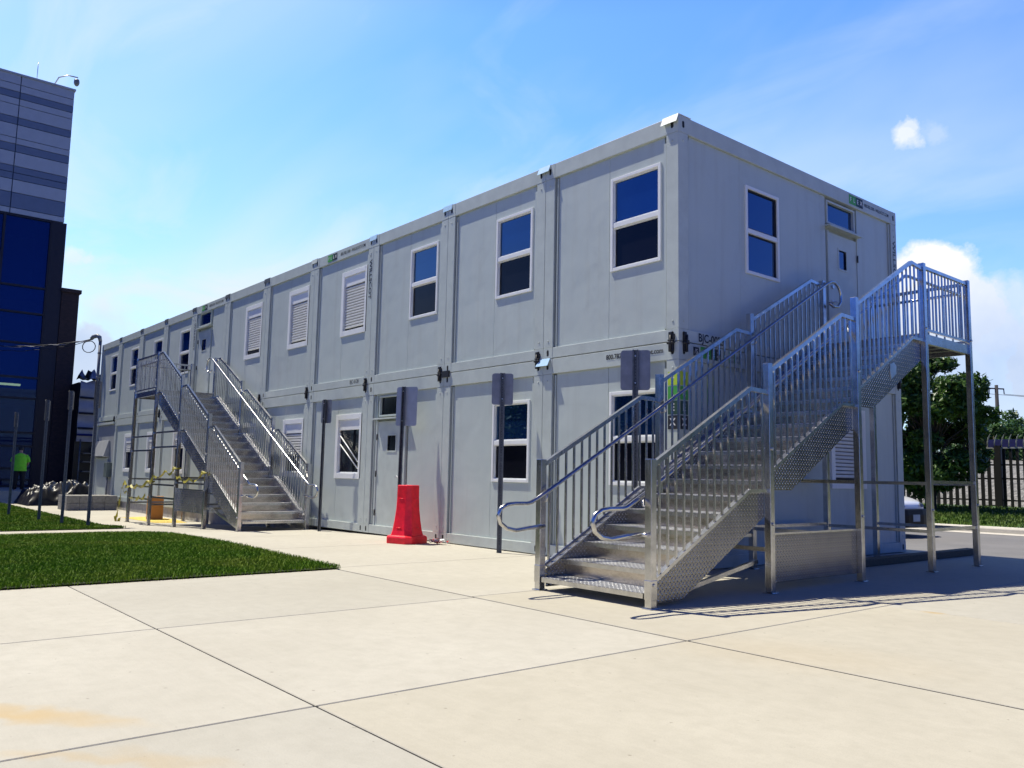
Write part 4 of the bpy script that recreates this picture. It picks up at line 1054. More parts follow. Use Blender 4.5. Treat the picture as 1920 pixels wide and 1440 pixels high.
def barrier():
    cx, cy = -5.03, -.52
    T = thing('plastic_barrier', 'bright red flared plastic barrier base standing by the ground door', 'barrier', (cx, cy, 0))
    def ring(r, ch, z):
        a = math.radians(vdir(cx, cy) + 45 + 4); pts = []
        for q in range(4):
            for sgn in (-1, 1):
                # chamfered square
                t = q * PI / 2; px, py = r, sgn * (r - ch)
                pts.append((cx + (px * math.cos(t) - py * math.sin(t)) * math.cos(a) - (px * math.sin(t) + py * math.cos(t)) * math.sin(a),
                            cy + (px * math.cos(t) - py * math.sin(t)) * math.sin(a) + (px * math.sin(t) + py * math.cos(t)) * math.cos(a), z))
        return pts
    secs = [(.262, .075, 0), (.262, .075, .09), (.252, .075, .115), (.222, .085, .125), (.205, .085, .20), (.183, .08, .36), (.165, .072, .52), (.155, .062, .66), (.150, .058, .72), (.147, .055, .905), (.138, .05, .915), (.118, .045, .912), (.112, .045, .80)]
    mb = MB(); vs = []
    for r, ch, z in secs: vs += ring(r, ch, z)
    fs = [(i * 8 + j, i * 8 + (j + 1) % 8, (i + 1) * 8 + (j + 1) % 8, (i + 1) * 8 + j) for i in range(len(secs) - 1) for j in range(8)]
    fs.append([(len(secs) - 1) * 8 + j for j in range(8)]); fs.append(list(range(8))[::-1])
    mb.add(vs, fs); build('shell', mb, M['red'], T, bevel=.010)
    # moulded slot ribs near the foot
    mb = MB(); t = math.radians(vdir(cx, cy))
    a = math.radians(vdir(cx, cy) + 49)
    def L(px, py, z, q=3):
        tq = q * PI / 2; X = px * math.cos(tq) - py * math.sin(tq); Y = px * math.sin(tq) + py * math.cos(tq)
        return (cx + X * math.cos(a) - Y * math.sin(a), cy + X * math.sin(a) + Y * math.cos(a), z)
    for q in (2, 3):
        mb.tube([L(.199, -.05, .245, q), L(.199, .05, .245, q)], .007, 6); mb.tube([L(.155, -.05, .70, q), L(.155, .05, .70, q)], .005, 6)
    build('rib', mb, M['red'], T)
barrier()

def scraps():
    mb = MB()
    for i in range(46):
        x, y = -4.62 + random.gauss(0, .085), -.22 + random.gauss(0, .05); s = random.uniform(.015, .045); a = random.uniform(0, PI)
        z = random.uniform(.004, .06)
        p = [Vector((x + s * math.cos(a + t), y + s * math.sin(a + t), z + random.uniform(0, .04))) for t in (0, 1.5, 3.1, 4.7)]
        mb.add(p, [(0, 1, 2, 3)], random.choice((0, 0, 1, 2)))
    tag(build('scrap_heap', mb, [M['debris'], M['red'], M['white']], loc=(-4.62, -.22, 0)), 'small heap of torn pink and white scraps at the wall beside the red barrier', 'litter')
scraps()

def cardboard_box():
    g = gz(-17.5); x0, x1, y0, y1, h = -17.72, -17.26, -.80, -.40, .62
    cx, cy = -17.49, -.6
    T = thing('cardboard_box', 'tall brown cardboard box standing under the far stair landing', 'box', (cx, cy, g))
    def R(x, y, z):
        a = math.radians(-14); dx, dy = x - cx, y - cy; return (cx + dx * math.cos(a) - dy * math.sin(a), cy + dx * math.sin(a) + dy * math.cos(a), z)
    mb = MB().box(x0, x1, y0, y1, g + .004, g + h); mb.xform(R); build('carton', mb, M['box'], T, bevel=.006)
    mb = MB().box((x0 + x1) / 2 - .03, (x0 + x1) / 2 + .03, y0 - .0015, y1 + .0015, g + h - .14, g + h + .002); mb.xform(R); build('packing_tape', mb, M['boxtape'], T)
    mb = MB()
    for (a, b, c, d) in ((.28, .36, .06, .08), (.28, .36, .10, .11), (.38, .44, .06, .14), (.28, .36, .125, .14)): mb.box(x0 + a, x0 + b, y0 - .002, y0 - .0005, g + c, g + d)
    mb.xform(R); build('print_mark', mb, M['inkw'], T)
cardboard_box()
mb = MB(); mb.add([(-18.6, -1.15, gz(-18) + .004), (-15.8, -1.10, gz(-15.8) + .004), (-15.6, -.35, gz(-15.6) + .004), (-17, -.15, gz(-17) + .004), (-18.8, -.30, gz(-18) + .004)], [(4, 3, 2, 1, 0)])
mb.f = [[0, 1, 2, 3, 4]]; struct(build('ground_paint', mb, M['yellow']))

def caution_tape():
    pts = [(-17.05, -1.66, .10), (-16.96, -1.66, .30), (-16.95, -1.64, .62), (-16.5, -1.7, .80), (-16.0, -1.68, .70), (-15.4, -1.70, .72), (-14.8, -1.66, .80), (-14.2, -1.69, .95), (-13.4, -1.67, 1.08), (-12.95, -1.64, 1.10), (-12.4, -1.68, .96), (-11.8, -1.68, .92), (-11.1, -1.66, 1.02)]
    def strip(path, w, seed):
        rd = random.Random(seed); mb = MB(); P = [Vector((x, y, z + gz(x) * 0 - .02)) for x, y, z in path]; fine = []
        for p, q in zip(P, P[1:]):
            n = 7
            for i in range(n): fine.append(p.lerp(q, i / n) - Vector((0, 0, .10 * math.sin(PI * i / n))))
        fine.append(P[-1]); ang = 0
        prev = None
        for i, p in enumerate(fine):
            ang += rd.uniform(-.5, .55); d = Vector((.25 * math.sin(ang * .7), math.sin(ang), math.cos(ang))) * w / 2
            a, b = p + d, p - d
            if prev:
                o = len(mb.v); mb.v += [tuple(prev[0]), tuple(a), tuple(b), tuple(prev[1])]; mb.f.append([o, o + 1, o + 2, o + 3]); mb.m.append(1 if i % 7 == 3 else 0); mb.sm.append(True)
            prev = (a, b)
        return mb
    m = strip(pts, .055, 3); k = strip([(-16.86, -1.63, .62), (-16.4, -1.66, .55), (-15.8, -1.68, .40), (-15.2, -1.69, .44), (-14.9, -1.64, .50)], .055, 9); m.add(k.v, k.f); m.m[-len(k.f):] = k.m
    k = strip([(-16.93, -1.70, .05), (-17.02, -1.72, -.12), (-16.85, -1.74, -.22), (-17.0, -1.66, -.24), (-16.8, -1.68, -.16)], .07, 5); m.add(k.v, k.f)
    for cx in (-16.5, -14.77, -12.93, -11.1):     # wraps round the legs
        z = {-16.5: .6, -14.77: .75, -12.93: 1.08, -11.1: 1.0}[cx]
        m.tube([(cx - .06, -1.65, z), (cx + .06, -1.65, z + .02), (cx + .06, -1.50, z + .04), (cx - .06, -1.50, z + .02), (cx - .06, -1.65, z + .05)], .022, 4)
    tag(build('caution_tape', m, [M['tape'], M['tapeb']], loc=(-14.5, -1.66, gz(-14.5)), fix=False), 'yellow caution tape strung loosely round the legs of the far stairs', 'tape')
caution_tape()

# footing blocks under the far half of the building, standing on the lower ground
mb = MB(); x = -9.6
while x > -24.3:
    xa = x - .39; g = min(gz(x), gz(xa))
    if -g > .06: mb.box(xa, x - .008, .035, .22, g - .02, .008)
    x -= .40
tag(build('block_footing', mb, M['blockl'], loc=(-17, .12, gz(-17)), bevel=.006), 'row of pale concrete blocks carrying the far ground containers', 'footing')
# timber kerb lying at the foot of the shaded end wall
mb = MB().box(.70, .84, 1.9, 6.25, .002, .10); mb.box(.56, .69, 2.6, 6.6, .002, .08)
tag(build('timber_sleeper', mb, M['timber'], loc=(.77, 4, 0), bevel=.01), 'long weathered timbers lying on the ground under the stair landing', 'timber')

# ------------------------------------------------------------------ utility cabinet, blocks and tarpaulin at the far left end
def utility():
    g = gz(-25)
    T = thing('utility_cabinet', 'grey utility cabinet with sloping lid under the far left upper container', 'cabinet', (-25.6, .6, g))
    mb = MB().box(-26.75, -24.40, .02, 3.2, g, 2.60); build('cabinet_body', mb, M['ubox'], T, bevel=.01)
    mb = MB().box(-26.80, -24.41, -.05, 3.2, 2.601, 2.68); build('cabinet_top', mb, M['frame'], T, bevel=.006)
    mb = MB().box(-26.86, -26.58, -.10, .018, g, 2.60); build('corner_post', mb, M['frame'], T, bevel=.006)
    mb = MB().box(-26.45, -24.95, -.02, .018, g + .05, 1.45); build('access_door', mb, M['paint'], T, bevel=.008)
    mb = MB().prism([(-26.5, .019, 1.50), (-26.5, .019, 2.05), (-26.5, -.03, 2.05), (-26.5, -.17, 1.50)], (1.6, 0, 0)); build('sloping_lid', mb, M['ubox'], T, bevel=.006)
    mb = MB().box(-26.5, -24.9, -.20, .018, 1.475, 1.497); build('shelf', mb, M['steel'], T)
    mb = MB().box(-24.86, -24.45, -.14, .018, .78, 1.28); d = build('meter_box', mb, M['ugreen'], T, bevel=.01)
    mb = MB(); mb.tube([(-24.66, -.06, .78), (-24.66, -.06, g + .2)], .03, 8); build('conduit', mb, M['pvc'], T)
utility()
def blocks():
    g = gz(-23.5); x0, x1, y0, y1 = -24.15, -22.95, -1.62, -.12
    n = 0
    for c in range(2):
        for i in range(3):
            for j in range(4):
                xa = x0 + i * .40; ya = y0 + j * .375; za = g + c * .235
                mb = MB().box(xa, xa + .392, ya, ya + .368, za + .002, za + .230)
                t = c == 1
                lab = ('top' if t else 'bottom') + ' course grey block, ' + ('front row' if i == 2 else 'middle row' if i == 1 else 'back row') + (', end nearest the lawn' if j == 0 else ', next to the lawn end' if j == 1 else ', next to the wall end' if j == 2 else ', end at the cabinet') + ' of the stack'
                tag(build('concrete_block', mb, M['block'], loc=(xa + .196, ya + .18, za), bevel=.01), lab, 'block', 'grey blocks stacked before the utility cabinet')
blocks()
def tarp_pile():
    g = gz(-27); mb = MB(); nx, ny = 90, 56
    cx, cy = -28.0, -.80
    rd = np.random.default_rng(4); ph = rd.uniform(0, 6, 12); fr = rd.uniform(1.2, 6.5, (12, 2)); am = rd.uniform(.02, .075, 12)
    for j in range(ny):
        for i in range(nx):
            u = -1 + 2 * i / (nx - 1); v = -1 + 2 * j / (ny - 1)
            x = cx + v * 1.3; y = cy + u * 1.25
            e = max(0, 1 - max(abs(u) ** 3, abs(v) ** 3)); h = .50 * e ** .6 * (.75 + .25 * math.sin(2.3 * u + 1))
            h += sum(a * (1 - abs(math.sin(p + f[0] * y + f[1] * x))) for a, p, f in zip(am, ph, fr)) * 1.0 * min(1, e * 2)
            from mathutils import noise as mn
            h += min(1, e * 2) * (.20 * (1 - abs(mn.noise((x * 2.1, y * 2.1, 3)))) ** 3 + .07 * (1 - abs(mn.noise((x * 5, y * 5, 8)))) ** 3 - .10)
            mb.v.append((x, y, g + .01 + max(0, h)))
    for j in range(ny - 1):
        for i in range(nx - 1):
            mb.f.append([j * nx + i, j * nx + i + 1, (j + 1) * nx + i + 1, (j + 1) * nx + i]); mb.m.append(0); mb.sm.append(True)
    tag(build('tarpaulin_pile', mb, M['tarp'], loc=(cx, cy, g)), 'pile covered with crumpled glossy black plastic behind the grey blocks', 'tarpaulin')
tarp_pile()
# mast with gooseneck and the overhead cable
mb = MB(); mx, my = -26.88, -.07
mb.tube([(mx, my, 3.0), (mx, my, 5.78)], .055, 10); mb.tube([(mx, my, 5.74), (mx - .02, my - .03, 5.90), (mx - .10, my - .10, 5.96), (mx - .22, my - .2, 5.92), (mx - .28, my - .25, 5.84)], [.06, .075, .08, .075, .06], 10)
for z in (3.4, 4.4, 5.3): mb.tube([(mx, my, z - .03), (mx, my, z + .03)], .066, 10)
tag(build('service_mast', mb, M['pvc'], loc=(mx, my, 3.0)), 'grey service mast with gooseneck head at the far left upper corner', 'mast')
def cable():
    mb = MB(); A = Vector((mx - .28, my - .25, 5.82))
    B = Vector((-38.3, -6.8, 8.2)); B = CAM + ray(-120, 630) * 36
    def cat(a, b, sag, n=26, tw=0.0, ph=0):
        return [a.lerp(b, i / n) + Vector((tw * math.cos(i * 1.7 + ph), tw * math.sin(i * 1.7 + ph), -sag * 4 * (i / n) * (1 - i / n) + tw * math.cos(i * 1.7 + ph))) for i in range(n + 1)]
    mb.tube(cat(A, B, .35, tw=.012), .020, 6, 0); mb.tube(cat(A, B, .37, tw=.03, ph=2), .013, 6, 1); mb.tube(cat(A + Vector((0, 0, -.05)), B, .50, tw=.02, ph=4), .012, 6, 0)
    lp = [A + Vector((-.05, -.05, -.05)) + Vector((-.18 * math.sin(t), -.18 * math.sin(t), -.22 + .22 * math.cos(t))) for t in np.linspace(0, 2 * PI, 14)]
    mb.tube(lp, .016, 6, 0)
    tag(build('overhead_cable', mb, [M['cable'], M['cablew']], loc=tuple(A)), 'twisted overhead cable looping from the service mast towards the glass building', 'cable')
cable()

# ------------------------------------------------------------------ person in the distance
def person():
    x, y = -29.4, -2.0
    base = CAM + ray(33, 926) * 1.0
    d = ray(33, 926); t = (-32.2 - CAM.x) / d.x; q = CAM + d * t; x, y, g = q.x, q.y, .12
    T = thing('person', 'person in a lime green shirt and dark trousers seen from behind by the glass building', 'person', (x, y, g))
    ang = math.atan2(CAM.y - y, CAM.x - x)      # towards the camera
    fx, fy = -math.cos(ang), -math.sin(ang); rx, ry = fy, -fx      # facing away; right hand
    def W3(r, f, z): return (x + rx * r + fx * f, y + ry * r + fy * f, g + z)
    # one continuous skinned body
    J = {'pel': (0, 0, .92, .15, .12), 'wai': (0, .02, 1.08, .145, .115), 'che': (0, .07, 1.33, .17, .125), 'nek': (0, .14, 1.49, .06, .06), 'hea': (0, .21, 1.60, .075, .09), 'top': (0, .25, 1.70, .07, .085),
         'hl': (-.10, 0, .86, .10, .10), 'kl': (-.12, .02, .48, .065, .07), 'al': (-.13, -.01, .08, .045, .05), 'tl': (-.14, .14, .03, .04, .035),
         'hr': (.10, 0, .86, .10, .10), 'kr': (.12, .03, .48, .065, .07), 'ar': (.12, 0, .08, .045, .05), 'tr': (.13, .15, .03, .04, .035),
         'sl': (-.19, .08, 1.40, .07, .07), 'el': (-.27, .10, 1.12, .05, .05), 'wl': (-.22, .28, .96, .035, .035), 'pl': (-.20, .34, .93, .04, .025),
         'sr': (.19, .08, 1.40, .07, .07), 'er': (.28, .10, 1.12, .05, .05), 'wr': (.22, .27, .97, .035, .035), 'pr': (.20, .33, .94, .04, .025)}
    E = [('pel', 'wai'), ('wai', 'che'), ('che', 'nek'), ('nek', 'hea'), ('hea', 'top'), ('pel', 'hl'), ('hl', 'kl'), ('kl', 'al'), ('al', 'tl'), ('pel', 'hr'), ('hr', 'kr'), ('kr', 'ar'), ('ar', 'tr'),
         ('che', 'sl'), ('sl', 'el'), ('el', 'wl'), ('wl', 'pl'), ('che', 'sr'), ('sr', 'er'), ('er', 'wr'), ('wr', 'pr')]
    fingers = []
    for sd, sg in (('l', -1), ('r', 1)):
        p = J['p' + sd]
        for i in range(5):
            if i < 4: b = (p[0] + sg * (.02 - .014 * i), p[1] + .07 + (.01 if i in (1, 2) else 0), p[2] - .03); c = (b[0], b[1] + .025, b[2] - .03)
            else: b = (p[0] - sg * .035, p[1] + .03, p[2] - .01); c = (b[0] - sg * .005, b[1] + .03, b[2] - .02)
            J[f'f{sd}{i}'] = (*b, .010, .010); J[f'g{sd}{i}'] = (*c, .008, .008); E += [('p' + sd, f'f{sd}{i}'), (f'f{sd}{i}', f'g{sd}{i}')]
    names = list(J); idx = {n: i for i, n in enumerate(names)}
    me = bpy.data.meshes.new('body'); bl = Vector((x, y, g))
    me.from_pydata([tuple(Vector(W3(*J[n][:3])) - bl) for n in names], [(idx[a], idx[b]) for a, b in E], [])
    o = bpy.data.objects.new('body', me); COL.objects.link(o); o.parent = T
    sk = o.modifiers.new('Skin', 'SKIN'); sk.use_smooth_shade = True
    if not me.skin_vertices: me.skin_vertices.new()
    for n in names:
        s = me.skin_vertices[0].data[idx[n]]; s.radius = J[n][3:]; s.use_root = n == 'pel'
    o.modifiers.new('Sub', 'SUBSURF').levels = 2; o.modifiers['Sub'].render_levels = 2
    me.materials.append(M['skin'])
    # loose shirt, trousers and hair follow the body
    def loft(name, rings, mat, n=16):
        mb = MB(); vs = []
        for (r0, f0, z, a, b) in rings:
            for j in range(n):
                t = 2 * PI * j / n; k = 1 + .04 * math.sin(3 * t + z * 9)
                vs.append(W3(r0 + a * k * math.cos(t), f0 + b * k * math.sin(t), z))
        mb.add(vs, [(i * n + j, i * n + (j + 1) % n, (i + 1) * n + (j + 1) % n, (i + 1) * n + j) for i in range(len(rings) - 1) for j in range(n)], 0, True)
        return mb
    mb = loft('s', [(0, .01, .78, .235, .17), (0, .01, .80, .24, .175), (0, .02, 1.0, .225, .17), (0, .05, 1.2, .235, .175), (0, .08, 1.36, .245, .165), (0, .10, 1.44, .20, .13), (0, .13, 1.50, .085, .08)], M['hivis'])
    for sg in (-1, 1):
        k = MB(); k.tube([W3(sg * .17, .08, 1.41), W3(sg * .245, .09, 1.28), W3(sg * .285, .10, 1.14)], [.085, .09, .085], 10); mb.add(k.v, k.f, 0, True)
    build('shirt', mb, M['hivis'], T)
    mb = MB()
    for sg in (-1, 1): mb.tube([W3(sg * .085, 0, .93), W3(sg * .11, .01, .80), W3(sg * .125, .02, .48), W3(sg * .13, 0, .06)], [.125, .125, .088, .075], 12)
    build('trousers', mb, M['trouser'], T)
    mb = MB(); c = W3(0, .225, 1.665); mb.lathe([(.002, .115), (.06, .10), (.095, .05), (.10, 0), (.09, -.05), (.05, -.08)], c, 12); build('hair', mb, M['hair'], T)
person()
# raised slab the person stands on, in front of the glass building
mb = MB().box(-60, -31.2, -30, 30, -.6, .12); struct(build('raised_terrace', mb, M['concrete']))
# ------------------------------------------------------------------ big glazed building on the left
def glass_building():
    X = -38.0; Y1 = .52; Y0 = -16
    T = thing('glass_building', 'tall building with striped grey cladding above a dark blue glass wall', 'building', (X - 6, -8, .12))
    def zv(v): return 19.62 - .0272 * (v - 170)
    def bx(mb, y0, y1, z0, z1, d0=0, d1=.12, m=0): mb.box(X - d1, X - d0, y0, y1, z0, z1, m)
    # cladding: alternate light and dark bands, flush boards with shadow joints
    cuts = [170, 187, 200, 212, 224, 246, 259, 283, 294, 308, 333, 345, 357, 380, 407, 417]
    dark = {(200, 212), (246, 259), (294, 308), (333, 345), (345, 357), (380, 407)}
    mb = MB(); g = .02
    ysp = [Y1, -1.78, -9, Y0]
    for a, b in zip(cuts, cuts[1:]):
        for ya, yb in zip(ysp, ysp[1:]):
            bx(mb, yb + g, ya - (g if ya != Y1 else 0), zv(b) + g, zv(a) - g / 2, 0, .1, 1 if (a, b) in dark else 0)
    build('cladding', mb, [M['clad_l'], M['clad_d']], T)
    mb = MB(); mb.box(X - 14, X - .11, Y0, Y1 - .02, zv(417), zv(170) - .05); mb.box(X - 14, X - 4.2, Y0, Y1 - .02, .12, zv(417)); build('wall', mb, M['clad_d'], T)
    mb = MB(); mb.box(X - 14, X + .06, Y0, Y1 + .05, zv(170) - .008, zv(170) + .08); build('parapet', mb, M['clad_l'], T)
    # corner pier
    mb = MB(); mb.box(X - 4, X + .05, .02, Y1 + .12, .12, zv(417) - .03); build('corner_pier', mb, M['mullion'], T)
    # curtain wall
    zg = zv(417) - .05; lv = [zg, zv(541), zv(587), zv(640), zv(699), zv(735), zv(794), zv(817), zv(855), zv(874), .16]
    yv = [0.0, -1.95, -4.0, -6.2, -8.4, -10.6, -12.8, -15]
    mb = MB()
    for z in lv: mb.box(X - .14, X + .02, -15, 0.01, z - .045, z + .045)
    for y in yv:
        for a, b in zip(lv, lv[1:]): mb.box(X - .13, X + .03, y - .05, y + .05, b + .046, a - .046)
    build('mullion_grid', mb, M['mullion'], T)
    for ya, yb in zip(yv, yv[1:]):
        for a, b in zip(lv, lv[1:]):
            p = MB().box(X - .09, X - .07, yb + .051, ya - .051, b + .046, a - .046); build('glass_pane', p, M['cglass'], T)
    mb = MB()
    for z in (4.3, 9.2): mb.box(X - 4.1, X - .4, -15, 0, z - .3, z)
    mb.box(X - 4.15, X - 4.05, -15, 0, .12, zg); build('interior', mb, M['interior'], T)
    lampq = [CAM + ray(u, v) * ((X - .6 - CAM.x) / ray(u, v).x) for u, v in ((-160, 714), (38, 722))]
    mb = MB().box(X - .75, X - .55, lampq[0].y, lampq[1].y, lampq[1].z - .04, lampq[1].z + .05); build('ceiling_lamp', mb, M['lamp'], T)
    # dome camera hung off the roof corner
    C = thing('dome_camera', 'white dome camera on a curved arm at the roof corner of the glass building', 'camera', (X, Y1 - .1, zv(170)))
    mb = MB(); z = zv(170); mb.tube([(X - .3, Y1 - .9, z + .05), (X - .2, Y1 - .7, z + .55), (X - .05, Y1 - .35, z + .72), (X + .02, Y1 + .10, z + .72)], .03, 8); build('arm', mb, M['steel'], C)
    mb = MB().lathe([(.02, .09), (.11, .08), (.13, -.02), (.13, -.11), (.10, -.19), (.05, -.25), (.005, -.26)], (X + .02, Y1 + .05, z + .52), 14); build('dome', mb, M['pvc'], C)
    mb = MB(); mb.tube([(X - .4, Y1 - 1.6, z + .05), (X - .4, Y1 - 1.6, z + 1.1)], .015, 6)
    tag(build('roof_rod', mb, M['steel'], loc=(X - .4, Y1 - 1.6, z + .05)), 'thin upright rod on the roof edge of the glass building', 'rod')
glass_building()
mb = MB(); mb.box(-40.5, -37.9, .66, 1.42, -.3, 9.5); mb.box(-40.6, -37.8, .62, 1.5, 9.501, 9.68)
tag(build('brick_pier', mb, M['brick'], loc=(-39.2, 1.0, -.3)), 'dark brick pier beside the glass building, lower than its cladding', 'pier')

def scaffold():
    X = -36.0; Y0, Y1 = 1.35, 9.0; g = -.27
    T = thing('wrapped_scaffold', 'scaffold wrapped in pale plastic sheeting between the brick pier and the containers', 'scaffold', (X, 4, g))
    D = lambda v: (CAM + ray(155, v) * ((X - CAM.x) / ray(155, v).x)).z
    z0, z1 = D(828), D(712)
    mb = MB(); nx, nz = 30, 22
    for j in range(nz + 1):
        for i in range(nx + 1):
            y = Y0 + (Y1 - Y0) * i / nx; z = z0 + (z1 - z0) * j / nz
            bulge = .10 * abs(math.sin(PI * (j / nz) * 3)) + .04 * math.sin(y * 3.1 + z * 2) + random.uniform(-.02, .02)
            mb.v.append((X + bulge, y, z + (random.uniform(-.12, .16) if j == nz else 0)))
    for j in range(nz):
        for i in range(nx): mb.f.append([j * (nx + 1) + i, j * (nx + 1) + i + 1, (j + 1) * (nx + 1) + i + 1, (j + 1) * (nx + 1) + i]); mb.m.append(0); mb.sm.append(True)
    build('sheeting', mb, M['wrap'], T)
    mb = MB().box(X - 3.5, X - .25, Y0, Y1, g, z1 - .1); build('shade_backing', mb, M['tarp'], T)  # black box put in for the deep shade behind the shelves
    for v in (746, 775, 803, 815.5):
        mb = MB(); z = D(v); mb.tube([(X + .16, Y0, z), (X + .16, Y1, z)], .045, 8); build('ledger', mb, M['bluep'] if v > 810 else M['mullion'], T)
    for y in (1.5, 3.0, 4.5, 6.0, 7.5):
        mb = MB(); mb.tube([(X + .2, y, g), (X + .2, y, z0 + .1)], .03, 8); build('standard', mb, M['pole'], T)
    for v in (850, 866, 884):
        mb = MB(); z = D(v); mb.box(X + .02, X + .5, 1.6, 7.0, z - .02, z + .02); build('shelf', mb, M['pole'], T)
    # crumpled black and white plastic along the top
    mb = MB(); n = 60
    for j in range(4):
        for i in range(n + 1):
            y = Y0 + (Y1 - Y0) * i / n; mb.v.append((X + .25 - j * .35 + random.uniform(-.1, .1), y, z1 + (.06, .28, .38, .1)[j] * random.uniform(.3, 1.7)))
    for j in range(3):
        for i in range(n): mb.f.append([j * (n + 1) + i, j * (n + 1) + i + 1, (j + 1) * (n + 1) + i + 1, (j + 1) * (n + 1) + i]); mb.m.append(1 if random.random() < .35 else 0); mb.sm.append(False)
    build('top_cover', mb, [M['tarp'], M['wrap']], T)
    for k in range(7):
        y = 2.0 + k * .75; z = D(random.choice((848, 864, 882))) + .02
        mb = MB().box(X + .1, X + .45, y, y + random.uniform(.3, .6), z, z + random.uniform(.12, .28))
        tag(build('stored_box', mb, M[random.choice(('box', 'wrap', 'pvc'))], loc=(X + .28, y, z)), 'small stored box on the dark shelves under the wrapped scaffold', 'box', 'boxes on the dark shelves')
scaffold()

# ------------------------------------------------------------------ fence, trees and pole beyond the road
def at_d(u, v, d):
    r = ray(u, v); return CAM + r * (d / math.hypot(r.x, r.y))
def fence():
    Y = 21.9; zg = lambda x: .37
    def xs(u, v=900): r = ray(u, v); return CAM.x + r.x * (Y - CAM.y) / r.y
    xm = xs(1874); xr = xs(2080); xl = -24.0
    T = thing('picket_fence', 'dark metal picket fence along the grass verge beyond the road', 'fence', ((xm + xl) / 2, Y, .37))
    def run(T, x0, x1, h, sp, pw, name='picket'):
        mb = MB(); x = x0 + sp / 2; 
        while x < x1: mb.box(x - pw / 2, x + pw / 2, Y - .012, Y + .012, .40, .37 + h); x += sp
        return mb
    def rails(T, x0, x1, zsr):
        for z in zsr:
            mb = MB().box(x0, x1, Y + .014, Y + .06, .37 + z - .025, .37 + z + .025); build('rail', mb, M['fence'], T)
    n = 0; x = xm - .1; sp = .205
    while x > xl and n < 96:
        mb = MB().box(x - .057, x + .057, Y - .012, Y + .012, .40, .37 + 1.62 + random.uniform(-.02, .02)); build('picket', mb, M['fence'], T); x -= sp; n += 1
    rails(T, xl, xm, (.25, .95, 1.40))
    for px in (xm - 4.5, xm - 9.0, xm - 13.5):
        mb = MB().box(px - .07, px + .07, Y - .05, Y + .06, .1, 2.12); build('post', mb, M['fence'], T)
    G = thing('picket_gate', 'taller dark picket gate with a blue board and pale curved prongs on top', 'gate', ((xm + xr) / 2, Y, .37))
    x = xm + .16; 
    while x < xr:
        mb = MB().box(x - .045, x + .045, Y - .012, Y + .012, .40, .37 + 1.92); build('picket', mb, M['fence'], G); x += .20
    rails(G, xm, xr, (.25, .95, 1.40))
    mb = MB().box(xm - .09, xm + .09, Y - .09, Y + .09, .1, 2.40); build('post', mb, M['fence'], G)
    mb = MB().box(xm - .35, xr, Y - .03, Y + .012, 2.30, 2.345); build('top_rail', mb, M['prong'], G)
    mb = MB().box(xm - .30, xr, Y + .02, Y + .07, 2.352, 2.60); build('blue_board', mb, M['bluep'], G)
    x = xm - .32
    while x < xr:
        mb = MB(); mb.tube([(x, Y - .01, 2.35), (x + .02, Y - .03, 2.52), (x + .07, Y - .08, 2.66), (x + .14, Y - .16, 2.75)], [.016, .018, .016, .006], 6); build('prong', mb, M['prong'], G); x += .215
fence()

